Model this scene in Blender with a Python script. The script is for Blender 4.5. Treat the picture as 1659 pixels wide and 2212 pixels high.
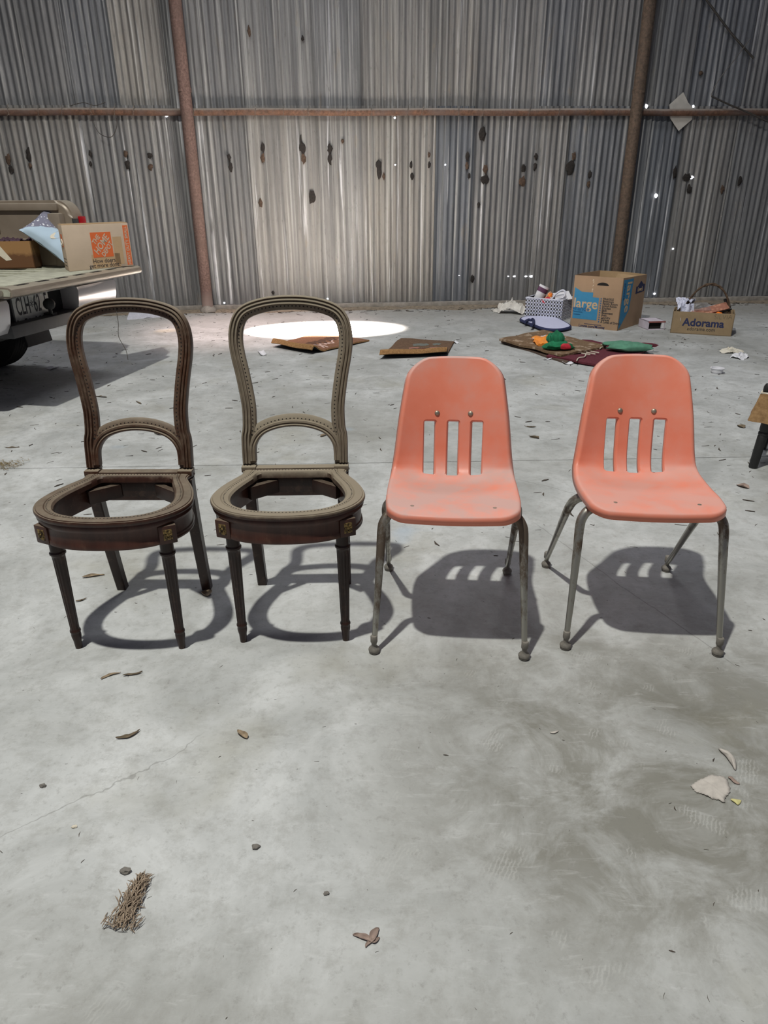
import bpy, bmesh, math, random
from mathutils import Vector, Matrix, noise
for o in list(bpy.data.objects): bpy.data.objects.remove(o)
S = bpy.context.scene
COL = S.collection
PI = math.pi
R = math.radians
rnd = random.Random(7)

# ---------------------------------------------------------------- camera
IW, IH, FPX, PITCH, ROLL, CH = 1659, 2212, 1500.0, R(24.4), R(-0.4), 1.24
_f = Vector((0, math.cos(PITCH), -math.sin(PITCH))); _u = Vector((0, math.sin(PITCH), math.cos(PITCH))); _r = Vector((1, 0, 0))
RT = _r*math.cos(ROLL) + _u*math.sin(ROLL); UP = _u*math.cos(ROLL) - _r*math.sin(ROLL); CP = Vector((0, 0, CH))
cd = bpy.data.cameras.new('camera'); cam = bpy.data.objects.new('camera', cd); COL.objects.link(cam)
cd.sensor_fit = 'VERTICAL'; cd.sensor_height = 36.0; cd.lens = 36.0*FPX/IH; cd.clip_start = 0.05; cd.clip_end = 200
cam.matrix_world = Matrix(((RT.x, UP.x, -_f.x, CP.x), (RT.y, UP.y, -_f.y, CP.y), (RT.z, UP.z, -_f.z, CP.z), (0, 0, 0, 1)))
S.camera = cam

# ---------------------------------------------------------------- world, lights, exposure
S.view_settings.view_transform = 'Standard'; S.view_settings.look = 'None'
S.view_settings.gamma = 1.0; S.view_settings.use_curve_mapping = False
S.view_settings.exposure = 0.0
wd = bpy.data.worlds.new('shed_daylight'); S.world = wd; wd.use_nodes = True
bg = wd.node_tree.nodes['Background']; bg.inputs[0].default_value = (0.79, 0.80, 1.0, 1); bg.inputs[1].default_value = 0.12
def light(name, kind, loc, energy, color, target=None, **kw):
    l = bpy.data.lights.new(name, kind); l.energy = energy; l.color = color
    for k, v in kw.items(): setattr(l, k, v)
    o = bpy.data.objects.new(name, l); COL.objects.link(o); o.location = loc
    if target is not None:
        o.rotation_euler = (Vector(target) - Vector(loc)).to_track_quat('-Z', 'Y').to_euler()
    return o
light('roof_lamp', 'SPOT', (-1.4, 0.45, 7.6), 2250, (1.0, 0.985, 0.915), target=(-1.4, 0.55, 0), spot_size=R(136), spot_blend=0.42, shadow_soft_size=0.10)
light('far_floor_fill', 'AREA', (0.6, 6.2, 6.5), 130, (0.95, 0.96, 1.0), target=(0.6, 6.8, 0), shape='RECTANGLE', size=3.0, size_y=1.0)  # unseen soft area light, added to brighten the far floor
light('sunbeam', 'SPOT', (-6.0, 6.75, 4.6), 350000, (1.0, 0.88, 0.80), target=(-0.66, 7.30, 0), spot_size=R(9.0), spot_blend=1.0, shadow_soft_size=0.03)
light('sun_glow_fill', 'SPOT', (-2.6, 4.8, 7.0), 2600, (1.0, 0.72, 0.68), target=(-1.35, 7.45, 0), spot_size=R(22), spot_blend=1.0, shadow_soft_size=0.25)  # added wide pink spot for the glow around the sun patch
light('small_sunbeam', 'SPOT', (-2.4, 5.2, 7.0), 1500, (1.0, 0.62, 0.30), target=(-2.22, 7.30, 0), spot_size=R(2.4), spot_blend=1.0, shadow_soft_size=0.02)

# ---------------------------------------------------------------- where a pixel of the photograph meets a real surface
def ray(x, y): return _f + RT*((x - IW/2)/FPX) - UP*((y - IH/2)/FPX)
def fl(x, y, z=0.0):
    d = ray(x, y); return CP + d*((z - CH)/d.z)
def at_y(x, y, Y):
    d = ray(x, y); return CP + d*(Y/d.y)
WA = R(4.0); WY = 8.85
def wl(x, y, off=0.0):                       # wall coordinates (u along the wall, z); off = distance in front of it
    d = ray(x, y); k0 = math.tan(WA); k1 = WY - off/math.cos(WA)
    p = CP + d*(k1/(d.y - k0*d.x)); q = p - Vector((0, WY, 0))
    return q.x*math.cos(WA) + q.y*math.sin(WA), p.z

# ---------------------------------------------------------------- object helpers
def link(o, parent=None):
    COL.objects.link(o)
    if parent is not None: o.parent = parent
    return o
def obj(name, bm, mat=None, parent=None, smooth=None, loc=None, rot=None, mats=None):
    me = bpy.data.meshes.new(name)
    if not isinstance(bm, tuple):
        bmesh.ops.recalc_face_normals(bm, faces=bm.faces); bm.to_mesh(me); bm.free()
    else:
        me.from_pydata(bm[0], [], bm[1]); me.update()
    for m in (mats or [mat]):
        if m: me.materials.append(m)
    if smooth:
        me.shade_smooth(); me.set_sharp_from_angle(angle=R(smooth))
    o = bpy.data.objects.new(name, me)
    if loc is not None: o.location = loc
    if rot is not None: o.rotation_euler = rot
    return link(o, parent)
def tag(o, label, cat, group=None, kind=None):
    o['label'] = label
    o['category'] = cat
    if group: o['group'] = group
    if kind: o['kind'] = kind
    return o
def thing(name, label, cat, loc=(0, 0, 0), rz=0.0, group=None):
    o = bpy.data.objects.new(name, None); o.empty_display_size = 0.1; COL.objects.link(o)
    o.location = loc; o.rotation_euler = (0, 0, rz)
    return tag(o, label, cat, group)
def copy_tree(o, parent=None):
    c = o.copy(); COL.objects.link(c)
    if parent is not None: c.parent = parent
    for ch in list(o.children): copy_tree(ch, c)
    return c

# ---------------------------------------------------------------- mesh helpers
def B(): return bmesh.new()
def box(bm, x0, x1, y0, y1, z0, z1, bev=0.0, M=None):
    vs = [bm.verts.new((x, y, z)) for z in (z0, z1) for y in (y0, y1) for x in (x0, x1)]
    fs = [bm.faces.new([vs[i] for i in f]) for f in ((0, 2, 3, 1), (4, 5, 7, 6), (0, 1, 5, 4), (2, 6, 7, 3), (0, 4, 6, 2), (1, 3, 7, 5))]
    if bev > 0:
        es = list({e for f in fs for e in f.edges})
        r = bmesh.ops.bevel(bm, geom=es, offset=bev, segments=2, profile=0.6, affect='EDGES')
        vs = list({v for f in r['faces'] for v in f.verts} | {v for v in vs if v.is_valid})
    if M is not None:
        for v in vs: v.co = M @ v.co
    return vs
def loft(bm, rings, closed=True, cap=True, loop=False):
    R_ = [[bm.verts.new(p) for p in r] for r in rings]
    n = len(R_[0]); m = len(R_)
    for i in range(m if loop else m - 1):
        a, b = R_[i], R_[(i + 1) % m]
        for j in range(n if closed else n - 1):
            k = (j + 1) % n
            try: bm.faces.new((a[j], a[k], b[k], b[j]))
            except ValueError: pass
    if cap and closed and not loop:
        for r in (R_[0], R_[-1]):
            try: bm.faces.new(r)
            except ValueError: pass
    return R_
def lathe(bm, prof, seg=24, M=None, rf=None, cap=True):
    rings = []
    for (r, z) in prof:
        ring = []
        for i in range(seg):
            a = 2*PI*i/seg; rr = rf(r, z, a) if rf else r
            p = Vector((rr*math.cos(a), rr*math.sin(a), z)); ring.append(M @ p if M is not None else p)
        rings.append(ring)
    loft(bm, rings, cap=cap)
def tube(bm, pts, rad, seg=10, cap=True, loop=False):
    pts = [Vector(p) for p in pts]; n = len(pts); rings = []; up = None
    for i, p in enumerate(pts):
        a = pts[i - 1] if (i > 0 or loop) else p; b = pts[(i + 1) % n] if (i < n - 1 or loop) else p
        t = (b - a).normalized()
        if up is None: up = t.orthogonal().normalized()
        up = (up - t*up.dot(t)).normalized(); s = t.cross(up)
        r = rad[i] if isinstance(rad, (list, tuple)) else rad
        rings.append([p + up*(r*math.cos(2*PI*k/seg)) + s*(r*math.sin(2*PI*k/seg)) for k in range(seg)])
    loft(bm, rings, cap=cap, loop=loop)
def sweep(bm, path, prof, N, cap=True):
    path = [Vector(p) for p in path]; n = len(path); rings = []
    for i, p in enumerate(path):
        t = (path[min(i + 1, n - 1)] - path[max(i - 1, 0)]).normalized(); s = N.cross(t).normalized()
        rings.append([p + s*a + N*b for a, b in prof])
    loft(bm, rings, cap=cap)
def spline(pts, n=8, loop=False):
    P = [Vector(p) for p in pts]; out = []; m = len(P)
    for i in range(m if loop else m - 1):
        if loop: a, b, c, d = P[i - 1], P[i], P[(i + 1) % m], P[(i + 2) % m]
        else: a, b, c, d = P[max(i - 1, 0)], P[i], P[i + 1], P[min(i + 2, m - 1)]
        for k in range(n):
            t = k/n
            out.append(0.5*((2*b) + (c - a)*t + (2*a - 5*b + 4*c - d)*t*t + (3*b - a - 3*c + d)*t*t*t))
    if not loop: out.append(P[-1])
    return out
def prism(bm, pts, axis_vec):
    """flat outline (3-D points) given thickness along axis_vec"""
    a = [bm.verts.new(p) for p in pts]; b = [bm.verts.new(Vector(p) + axis_vec) for p in pts]
    bm.faces.new(a); bm.faces.new(b[::-1]); n = len(a)
    for i in range(n): bm.faces.new((a[i], b[i], b[(i + 1) % n], a[(i + 1) % n]))
def sheet(fn, nu, nv, th=0.0):
    """surface patch p=fn(u,v) with optional thickness along its normal"""
    V = [fn(i/nu, j/nv) for j in range(nv + 1) for i in range(nu + 1)]; w = nu + 1
    F = [(j*w + i, j*w + i + 1, (j + 1)*w + i + 1, (j + 1)*w + i) for j in range(nv) for i in range(nu)]
    if th:
        nrm = [Vector((0, 0, 0)) for _ in V]
        for f in F:
            q = (V[f[1]] - V[f[0]]).cross(V[f[3]] - V[f[0]])
            for k in f: nrm[k] += q
        n0 = len(V); V = V + [V[k] - nrm[k].normalized()*th for k in range(n0)]
        F2 = [tuple(k + n0 for k in f[::-1]) for f in F]
        rim = [j for j in range(w)] + [j*w + nu for j in range(1, nv + 1)] + [nv*w + i for i in range(nu - 1, -1, -1)] + [j*w for j in range(nv - 1, 0, -1)]
        F3 = [(rim[(k + 1) % len(rim)], rim[k], rim[k] + n0, rim[(k + 1) % len(rim)] + n0) for k in range(len(rim))]
        F = F + F2 + F3
    return ([tuple(v) for v in V], F)
def text_mesh(body, size, mat, parent, M, name='lettering', ext=0.0004, sx=1.0, bold=0.0, align='CENTER', spacing=1.0):
    c = bpy.data.curves.new(name, 'FONT'); c.body = body; c.size = size; c.extrude = ext; c.offset = bold
    c.align_x = align; c.align_y = 'CENTER'; c.resolution_u = 3; c.space_character = spacing
    t = bpy.data.objects.new(name, c); COL.objects.link(t)
    dg = bpy.context.evaluated_depsgraph_get(); me = bpy.data.meshes.new_from_object(t.evaluated_get(dg))
    bpy.data.objects.remove(t); bpy.data.curves.remove(c)
    me.transform(M @ Matrix.Diagonal((sx, 1, 1, 1)))
    me.materials.clear(); me.materials.append(mat); me.name = name
    return link(bpy.data.objects.new(name, me), parent)
def frame(o, ex, ey):
    ex = Vector(ex).normalized(); ey = Vector(ey).normalized(); ez = ex.cross(ey).normalized(); o = Vector(o)
    return Matrix(((ex.x, ey.x, ez.x, o.x), (ex.y, ey.y, ez.y, o.y), (ex.z, ey.z, ez.z, o.z), (0, 0, 0, 1)))

# ---------------------------------------------------------------- material helpers
class NT:
    def __init__(s, name, rough=0.6, metal=0.0, spec=0.5):
        s.m = bpy.data.materials.new(name); s.m.use_nodes = True; s.t = s.m.node_tree; s.n = s.t.nodes
        s.b = s.n['Principled BSDF']; s.b.inputs['Roughness'].default_value = rough; s.b.inputs['Metallic'].default_value = metal
        s.b.inputs['Specular IOR Level'].default_value = spec
        s.tc = s.n.new('ShaderNodeTexCoord')
    def l(s, a, b): s.t.links.new(a, b)
    def co(s, kind='Object', scale=(1, 1, 1), rot=(0, 0, 0), loc=(0, 0, 0)):
        m = s.n.new('ShaderNodeMapping'); m.inputs['Scale'].default_value = scale; m.inputs['Rotation'].default_value = rot; m.inputs['Location'].default_value = loc
        s.l(s.tc.outputs[kind], m.inputs[0]); return m.outputs[0]
    def noise(s, scale, co=None, detail=4, rough=0.6, dist=0.0):
        n = s.n.new('ShaderNodeTexNoise'); n.inputs['Scale'].default_value = scale; n.inputs['Detail'].default_value = detail
        n.inputs['Roughness'].default_value = rough; n.inputs['Distortion'].default_value = dist
        s.l(co if co is not None else s.tc.outputs['Object'], n.inputs['Vector']); return n.outputs['Fac']
    def voro(s, scale, co=None, feat='F1', out='Distance'):
        n = s.n.new('ShaderNodeTexVoronoi'); n.feature = feat; n.inputs['Scale'].default_value = scale
        s.l(co if co is not None else s.tc.outputs['Object'], n.inputs['Vector']); return n.outputs[out]
    def ramp(s, fac, a, b, lo=0.0, hi=1.0):
        r = s.n.new('ShaderNodeMapRange'); r.inputs[1].default_value = a; r.inputs[2].default_value = b
        r.inputs[3].default_value = lo; r.inputs[4].default_value = hi; r.clamp = True; s.l(fac, r.inputs[0]); return r.outputs[0]
    def math(s, op, a, b=None):
        n = s.n.new('ShaderNodeMath'); n.operation = op
        for i, v in enumerate((a, b)):
            if v is None: continue
            if isinstance(v, (int, float)): n.inputs[i].default_value = v
            else: s.l(v, n.inputs[i])
        return n.outputs[0]
    def mix(s, fac, a, b):
        n = s.n.new('ShaderNodeMix'); n.data_type = 'RGBA'
        for k, v in ((0, fac), (6, a), (7, b)):
            if isinstance(v, (int, float)): n.inputs[k].default_value = v
            elif isinstance(v, tuple): n.inputs[k].default_value = (v[0], v[1], v[2], 1)
            else: s.l(v, n.inputs[k])
        return n.outputs[2]
    def xyz(s, co):
        n = s.n.new('ShaderNodeSeparateXYZ'); s.l(co, n.inputs[0]); return n.outputs
    def normal(s):
        g = s.n.new('ShaderNodeNewGeometry'); return s.xyz(g.outputs['Normal'])
    def rand(s): return s.n.new('ShaderNodeObjectInfo').outputs['Random']
    def color(s, c):
        if isinstance(c, tuple): s.b.inputs['Base Color'].default_value = (c[0], c[1], c[2], 1)
        else: s.l(c, s.b.inputs['Base Color'])
        return s
    def rough(s, v): s.l(v, s.b.inputs['Roughness']); return s
    def bump(s, h, dist=0.002, st=0.6):
        n = s.n.new('ShaderNodeBump'); n.inputs['Distance'].default_value = dist; n.inputs['Strength'].default_value = st
        s.l(h, n.inputs['Height']); s.l(n.outputs[0], s.b.inputs['Normal']); return s
    def line(s, p0, p1, w, warp=0.0, wscale=3.0):
        """mask of a wandering crack between two floor points (object XY)"""
        c = s.co(); x = s.xyz(c); d = (Vector(p1) - Vector(p0)); L = d.length; d.normalize()
        ax = s.math('SUBTRACT', x[0], p0[0]); ay = s.math('SUBTRACT', x[1], p0[1])
        al = s.math('ADD', s.math('MULTIPLY', ax, d.x), s.math('MULTIPLY', ay, d.y))
        ac = s.math('ADD', s.math('MULTIPLY', ax, -d.y), s.math('MULTIPLY', ay, d.x))
        if warp: ac = s.math('ADD', ac, s.math('MULTIPLY', s.math('SUBTRACT', s.noise(wscale, detail=5), 0.5), warp))
        m = s.ramp(s.math('ABSOLUTE', ac), w*0.4, w, 1, 0)
        m = s.math('MULTIPLY', m, s.ramp(al, 0, 0.05)); return s.math('MULTIPLY', m, s.ramp(al, L - 0.05, L, 1, 0))
def plain(name, c, rough=0.6, metal=0.0, var=0.12, scale=30, bump=0.0, spec=0.5):
    n = NT(name, rough, metal, spec); f = n.noise(scale)
    n.color(n.mix(n.ramp(f, 0.3, 0.7), tuple(x*(1 - var) for x in c), tuple(min(1, x*(1 + var)) for x in c)))
    if bump: n.bump(f, bump)
    return n.m
def srgb(r, g, b):
    return tuple(((c/255/12.92) if c/255 <= 0.04045 else ((c/255 + 0.055)/1.055)**2.4) for c in (r, g, b))

# concrete floor: dusty pale grey with browner worn areas, scuffs, shade painted into the near edge, and hairline cracks
n = NT('concrete', 0.62, spec=0.35)
big = n.noise(0.55, n.co(loc=(3.1, 1.7, 0)), 5, 0.6, 0.3); mid = n.noise(2.6, None, 6, 0.68, 0.6); fine = n.noise(42, None, 5, 0.75); scr = n.noise(9, n.co(scale=(1, 4.5, 1), rot=(0, 0, R(35))), 6, 0.7, 1.2)
c = n.mix(n.ramp(mid, 0.34, 0.66), srgb(160, 162, 160), srgb(192, 194, 193))
xy = n.xyz(n.co())
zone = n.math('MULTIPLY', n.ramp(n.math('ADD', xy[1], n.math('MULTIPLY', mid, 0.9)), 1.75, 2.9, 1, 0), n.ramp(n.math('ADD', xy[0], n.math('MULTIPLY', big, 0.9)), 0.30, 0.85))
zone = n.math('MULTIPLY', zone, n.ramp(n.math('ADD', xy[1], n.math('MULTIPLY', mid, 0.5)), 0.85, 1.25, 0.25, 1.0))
worn_shade = n.math('MAXIMUM', n.math('MULTIPLY', n.ramp(big, 0.50, 0.68), 0.55), n.math('MULTIPLY', zone, n.ramp(n.noise(5.0, n.co(loc=(7, 1, 2)), 6, 0.7, 0.8), 0.62, 0.42, 0.45, 1.0)))
worn_shade = n.math('MAXIMUM', worn_shade, n.math('MULTIPLY', n.ramp(n.math('ADD', xy[1], n.math('MULTIPLY', n.math('ADD', big, mid), 0.35)), 1.0, 1.3, 1, 0), n.ramp(n.noise(3.2, n.co(loc=(4, 9, 3)), 6, 0.7), 0.30, 0.65, 0.15, 0.6)))  # near floor darkened in the colour, painted shade that tones down the bright foreground
c = n.mix(worn_shade, c, srgb(121, 120, 112))
c = n.mix(n.math('MULTIPLY', n.ramp(n.noise(1.7, n.co(loc=(9, 4, 0)), 5), 0.56, 0.72), 0.45), c, srgb(142, 139, 122))
c = n.mix(n.math('MULTIPLY', n.ramp(scr, 0.57, 0.72), 0.30), c, srgb(198, 199, 198))
c = n.mix(n.math('MULTIPLY', n.ramp(n.noise(5.5, n.co(loc=(2, 8, 1)), 6, 0.7), 0.60, 0.75), 0.35), c, srgb(112, 112, 108))
c = n.mix(n.math('MULTIPLY', n.ramp(n.noise(15, n.co(loc=(1, 6, 2)), 8, 0.78), 0.52, 0.36), 0.38), c, srgb(132, 131, 125))
c = n.mix(n.math('MULTIPLY', n.ramp(fine, 0.56, 0.70), 0.34), c, srgb(105, 103, 97))
c = n.mix(n.math('MULTIPLY', n.ramp(n.noise(1.3, n.co(loc=(5, 5, 5)), 3), 0.70, 0.76), 0.35), c, srgb(150, 178, 205))
for a, b_, w, wp in (((0.62, 2.62), (1.02, 1.62), 0.003, 0.05), ((-0.95, 0.95), (-0.45, 1.38), 0.0020, 0.16), ((0.9, 2.9), (0.3, 3.4), 0.003, 0.1), ((-0.6, 4.9), (0.1, 4.8), 0.006, 0.1)):
    c = n.mix(n.math('MULTIPLY', n.line(a, b_, w, wp), 0.38), c, srgb(90, 88, 82))
wvt = n.n.new('ShaderNodeTexWave'); wvt.inputs['Scale'].default_value = 38; wvt.inputs['Distortion'].default_value = 5; wvt.inputs['Detail'].default_value = 3; wvt.inputs['Detail Scale'].default_value = 2.2; n.l(n.co(rot=(0, 0, R(28))), wvt.inputs[0])
scf = n.math('MULTIPLY', n.math('MULTIPLY', n.ramp(wvt.outputs[1], 0.55, 0.75), n.ramp(n.noise(8.5, n.co(loc=(3, 2, 8)), 3), 0.60, 0.65)), n.ramp(worn_shade, 0.2, 0.5))
c = n.mix(n.math('MULTIPLY', scf, 0.26), c, srgb(184, 184, 180))
dist_dirt = n.math('MULTIPLY', n.ramp(xy[1], 7.2, 9.2), n.ramp(mid, 0.35, 0.65, 0.25, 0.9))
c = n.mix(dist_dirt, c, srgb(128, 120, 110))
n.color(c).rough(n.ramp(mid, 0.3, 0.7, 0.5, 0.75)); n.bump(n.math('ADD', n.math('MULTIPLY', fine, 0.5), n.math('ADD', scr, mid)), 0.0016, 0.5)
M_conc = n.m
M_curb = plain('curb_concrete', srgb(140, 134, 126), 0.9, var=0.3, scale=12, bump=0.01)
M_dirt = plain('dry_dirt', srgb(128, 116, 100), 0.95, var=0.35, scale=25, bump=0.006)
M_earth = plain('ground', srgb(90, 85, 78), 0.95)

# weathered galvanised sheet: runs of white oxide, grime, warm and bluish tones by sheet
n = NT('corrugated_zinc', 0.58, 0.25)
rn = n.rand(); st = n.noise(1.0, n.co(scale=(26, 1, 0.30)), 5, 0.65); st2 = n.noise(1.0, n.co(scale=(9, 1, 0.55), loc=(4, 0, 2)), 6, 0.7); gr = n.noise(38, n.co(scale=(1, 1, 0.3)), 5, 0.75); lg = n.noise(0.9, None, 4)
c = n.mix(rn, srgb(112, 116, 122), srgb(140, 136, 130))
c = n.mix(n.ramp(st2, 0.36, 0.64), n.mix(rn, srgb(80, 83, 88), srgb(112, 109, 104)), c)
c = n.mix(n.math('MULTIPLY', n.ramp(st, 0.52, 0.66), 0.65), c, srgb(182, 181, 178))
rib = n.noise(1.0, n.co(scale=(17, 1, 0.10), loc=(0, 0, 11)), 2, 0.5)
c = n.mix(n.math('MULTIPLY', n.ramp(rib, 0.58, 0.38), 0.34), c, srgb(66, 69, 74))
run = n.math('MULTIPLY', n.ramp(n.noise(1.0, n.co(scale=(13, 1, 0.26), loc=(1.3, 0, 7)), 5, 0.62, 0.35), 0.60, 0.665), n.ramp(n.noise(1.6, n.co(scale=(1, 1, .5), loc=(0, 0, 5))), 0.36, 0.52))
z = n.xyz(n.co())[2]
run = n.math('MULTIPLY', run, n.ramp(z, 2.0, 2.3, 1.0, 0.45))
c = n.mix(n.math('MULTIPLY', run, 0.85), c, srgb(222, 222, 224))
c = n.mix(n.math('MULTIPLY', n.ramp(gr, 0.56, 0.75), 0.5), c, srgb(62, 60, 58))
c = n.mix(n.math('MULTIPLY', n.ramp(n.noise(6, n.co(scale=(1.6, 1, 0.5), loc=(3, 3, 3)), 5), 0.62, 0.78), 0.5), c, srgb(132, 118, 98))
n.color(c).rough(n.ramp(lg, 0.3, 0.7, 0.5, 0.72)); n.bump(gr, 0.0015, 0.4)
M_zinc = n.m
n = NT('rusty_pipe', 0.8, 0.2); f1 = n.noise(30, None, 6, 0.75); f2 = n.noise(5); up = n.normal()[2]
c = n.mix(n.ramp(f1, 0.35, 0.65), srgb(74, 52, 40), srgb(120, 88, 70)); c = n.mix(n.ramp(f2, 0.45, 0.7), c, srgb(98, 82, 76))
c = n.mix(n.math('MULTIPLY', n.ramp(n.math('ADD', up, n.math('MULTIPLY', f1, 0.6)), 0.55, 0.95), 0.75), c, srgb(150, 142, 132))
n.color(c); n.bump(f1, 0.003); M_rust = n.m
n = NT('column_rust', 0.8, 0.2); f1 = n.noise(45, None, 6, 0.75); f2 = n.noise(3); zz = n.xyz(n.co())[2]
c = n.mix(n.ramp(f1, 0.35, 0.65), srgb(84, 64, 58), srgb(128, 104, 96)); c = n.mix(n.ramp(f2, 0.45, 0.7), c, srgb(96, 78, 70))
c = n.mix(n.math('MULTIPLY', n.ramp(n.math('ADD', zz, n.math('MULTIPLY', f1, 0.3)), 0.15, 0.40, 1, 0), 0.7), c, srgb(176, 160, 152))
n.color(c); n.bump(f1, 0.003); M_colm = n.m
M_colm2 = plain('dark_column_rust', srgb(86, 72, 60), 0.8, 0.2, 0.45, 40, 0.003)
M_wire = plain('dull_wire', srgb(110, 104, 96), 0.6, 0.6)
M_mud = plain('black_mud', srgb(34, 29, 26), 0.95, var=0.5, scale=60, bump=0.006)
M_mudb = plain('brown_mud', srgb(72, 56, 44), 0.95, var=0.5, scale=60, bump=0.006)
n = NT('daylight'); n.color((0, 0, 0)); n.b.inputs['Emission Color'].default_value = (0.93, 0.95, 1, 1); n.b.inputs['Emission Strength'].default_value = 3.0; M_day = n.m

# woods, plastics, metals
def wood(name, dust, base=(40, 23, 18), lite=(68, 42, 32), side=0.45):
    n = NT(name, 0.42, spec=0.35); g = n.noise(14, n.co(scale=(1, 1, 0.12)), 5, 0.7); f = n.noise(28, None, 5, 0.7); up = n.normal()[2]; front = n.normal()[1]
    c = n.mix(n.ramp(g, 0.3, 0.7), srgb(*base), srgb(*lite)); c = n.mix(n.math('MULTIPLY', n.ramp(f, 0.55, 0.75), 0.35), c, srgb(112, 86, 70))
    d = n.ramp(n.math('ADD', n.math('ADD', up, n.math('MULTIPLY', f, 0.8)), dust - 1.0), 0.10, 0.85)
    c = n.mix(n.math('MULTIPLY', d, min(0.9, 0.35 + dust*0.6)), c, srgb(140, 130, 112))
    c = n.mix(n.math('MULTIPLY', n.ramp(n.noise(9, None, 5, 0.7), 0.45, 0.75), dust*side), c, srgb(124, 116, 100))
    n.color(c); n.rough(n.math('ADD', n.math('MULTIPLY', d, 0.4), 0.34)); n.bump(g, 0.0006, 0.5); return n.m
M_wood1 = wood('dark_mahogany', 0.34, side=.15); M_wood2 = wood('dusty_mahogany', 0.80, side=.10)
M_wood1b = wood('dark_mahogany_back', 0.60, (52, 32, 24), (88, 60, 44), side=.35); M_wood2b = wood('dusty_mahogany_back', 1.0, (66, 50, 42), (100, 84, 70), side=.55)
M_apron = wood('apron_mahogany', 0.22, (44, 25, 21), (76, 46, 37), side=.18)
M_leg = wood('mahogany_leg', 0.10, (30, 18, 15), (54, 34, 27), side=.25)
M_hole = plain('dark_hole', srgb(20, 15, 12), 0.9)
n = NT('gilt', 0.45, 0.6); f = n.noise(120); n.color(n.mix(n.ramp(f, 0.4, 0.6), srgb(52, 40, 26), srgb(150, 126, 78))); n.bump(f, 0.003); M_gilt = n.m
def plastic(name, dusty):
    n = NT(name, 0.38, spec=0.45); f = n.noise(7, None, 5, 0.62); f2 = n.noise(60, None, 4, 0.7); up = n.normal()[2]
    c = n.mix(n.ramp(f, 0.3, 0.7), srgb(222, 128, 102), srgb(231, 142, 118))
    d = n.math('MULTIPLY', n.ramp(n.math('ADD', up, n.math('MULTIPLY', f, 0.9)), 0.60, 1.30), n.ramp(f, 0.26, 0.56))
    c = n.mix(n.math('MULTIPLY', d, dusty), c, srgb(186, 152, 144))
    c = n.mix(n.math('MULTIPLY', n.ramp(f2, 0.66, 0.8), 0.25), c, srgb(250, 190, 165))
    c = n.mix(n.math('MULTIPLY', n.ramp(n.noise(16, n.co(loc=(2, 2, 2)), 4), 0.70, 0.80), 0.5), c, srgb(150, 84, 62))
    n.color(c); n.rough(n.math('ADD', n.math('MULTIPLY', d, 0.35), 0.34)); n.bump(f2, 0.0003, 0.3); return n.m
M_coral1 = plastic('coral_plastic_dusty', 0.95); M_coral2 = plastic('coral_plastic', 0.65)
def steel(name, rusty):
    n = NT(name, 0.38, 0.85); f = n.noise(26, n.co(scale=(1, 1, 0.45)), 6, 0.75); zz = n.xyz(n.co())[2]
    m = n.ramp(n.math('ADD', f, n.ramp(zz, 0.05, 0.32, -0.16, 0.06)), 0.60 - rusty*0.22, 0.72 - rusty*0.16)
    n.color(n.mix(m, srgb(164, 162, 154), srgb(112, 100, 88))); n.rough(n.math('ADD', n.math('MULTIPLY', m, 0.35), 0.32)); n.bump(f, 0.0006); return n.m
M_steel1 = steel('rusted_chrome_leg', 1.0); M_steel2 = steel('worn_chrome_leg', 0.35)
M_glide = plain('grey_glide', srgb(120, 116, 108), 0.6, 0.2, 0.25, 60)
M_rivet = plain('zinc_rivet', srgb(150, 142, 128), 0.45, 0.7)
M_black = plain('black_paint', srgb(26, 26, 26), 0.55, var=0.3)
M_card = plain('cardboard', srgb(196, 176, 154), 0.85, var=0.07, scale=6, bump=0.0)
M_card2 = plain('brown_cardboard', srgb(158, 131, 104), 0.85, var=0.08, scale=6)
M_card3 = plain('dusty_cardboard', srgb(142, 122, 94), 0.9, var=0.12, scale=10)
M_cardin = plain('cardboard_inside', srgb(160, 134, 100), 0.9, var=0.08, scale=8)
M_orange = plain('orange_print', srgb(216, 104, 52), 0.8, var=0.05)
M_ink = plain('black_ink', srgb(44, 44, 48), 0.8, var=0.1)
M_navy = plain('navy_ink', srgb(36, 42, 78), 0.8, var=0.1)
M_blue = plain('blue_print', srgb(52, 128, 168), 0.8, var=0.06)
M_blued = plain('dark_blue_print', srgb(36, 92, 136), 0.8, var=0.06)
M_tan = plain('tan_print', srgb(196, 168, 132), 0.85, var=0.05)
M_tape = plain('clear_tape', srgb(188, 158, 122), 0.3, var=0.04)
M_white = plain('white_paper', srgb(216, 216, 220), 0.8, var=0.05)
M_cream = plain('cream_paper', srgb(206, 198, 180), 0.85, var=0.08)
M_pur = plain('purple_band', srgb(84, 48, 78), 0.6)
M_orcap = plain('orange_cap', srgb(238, 128, 44), 0.5, var=0.05)
M_red = plain('red_cloth', srgb(190, 44, 58), 0.9, var=0.15)
M_green = plain('green_knit', srgb(22, 110, 72), 0.95, var=0.25, scale=40, bump=0.002)
M_teal = plain('green_cloth', srgb(84, 134, 110), 0.95, var=0.2, scale=20)
M_peach = plain('peach_plastic', srgb(226, 172, 138), 0.6)
n = NT('clear_plastic', 0.12); n.color((0.9, 0.92, 0.95)); n.b.inputs['Transmission Weight'].default_value = 0.85; n.b.inputs['Alpha'].default_value = 0.55; M_clear = n.m

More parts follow.
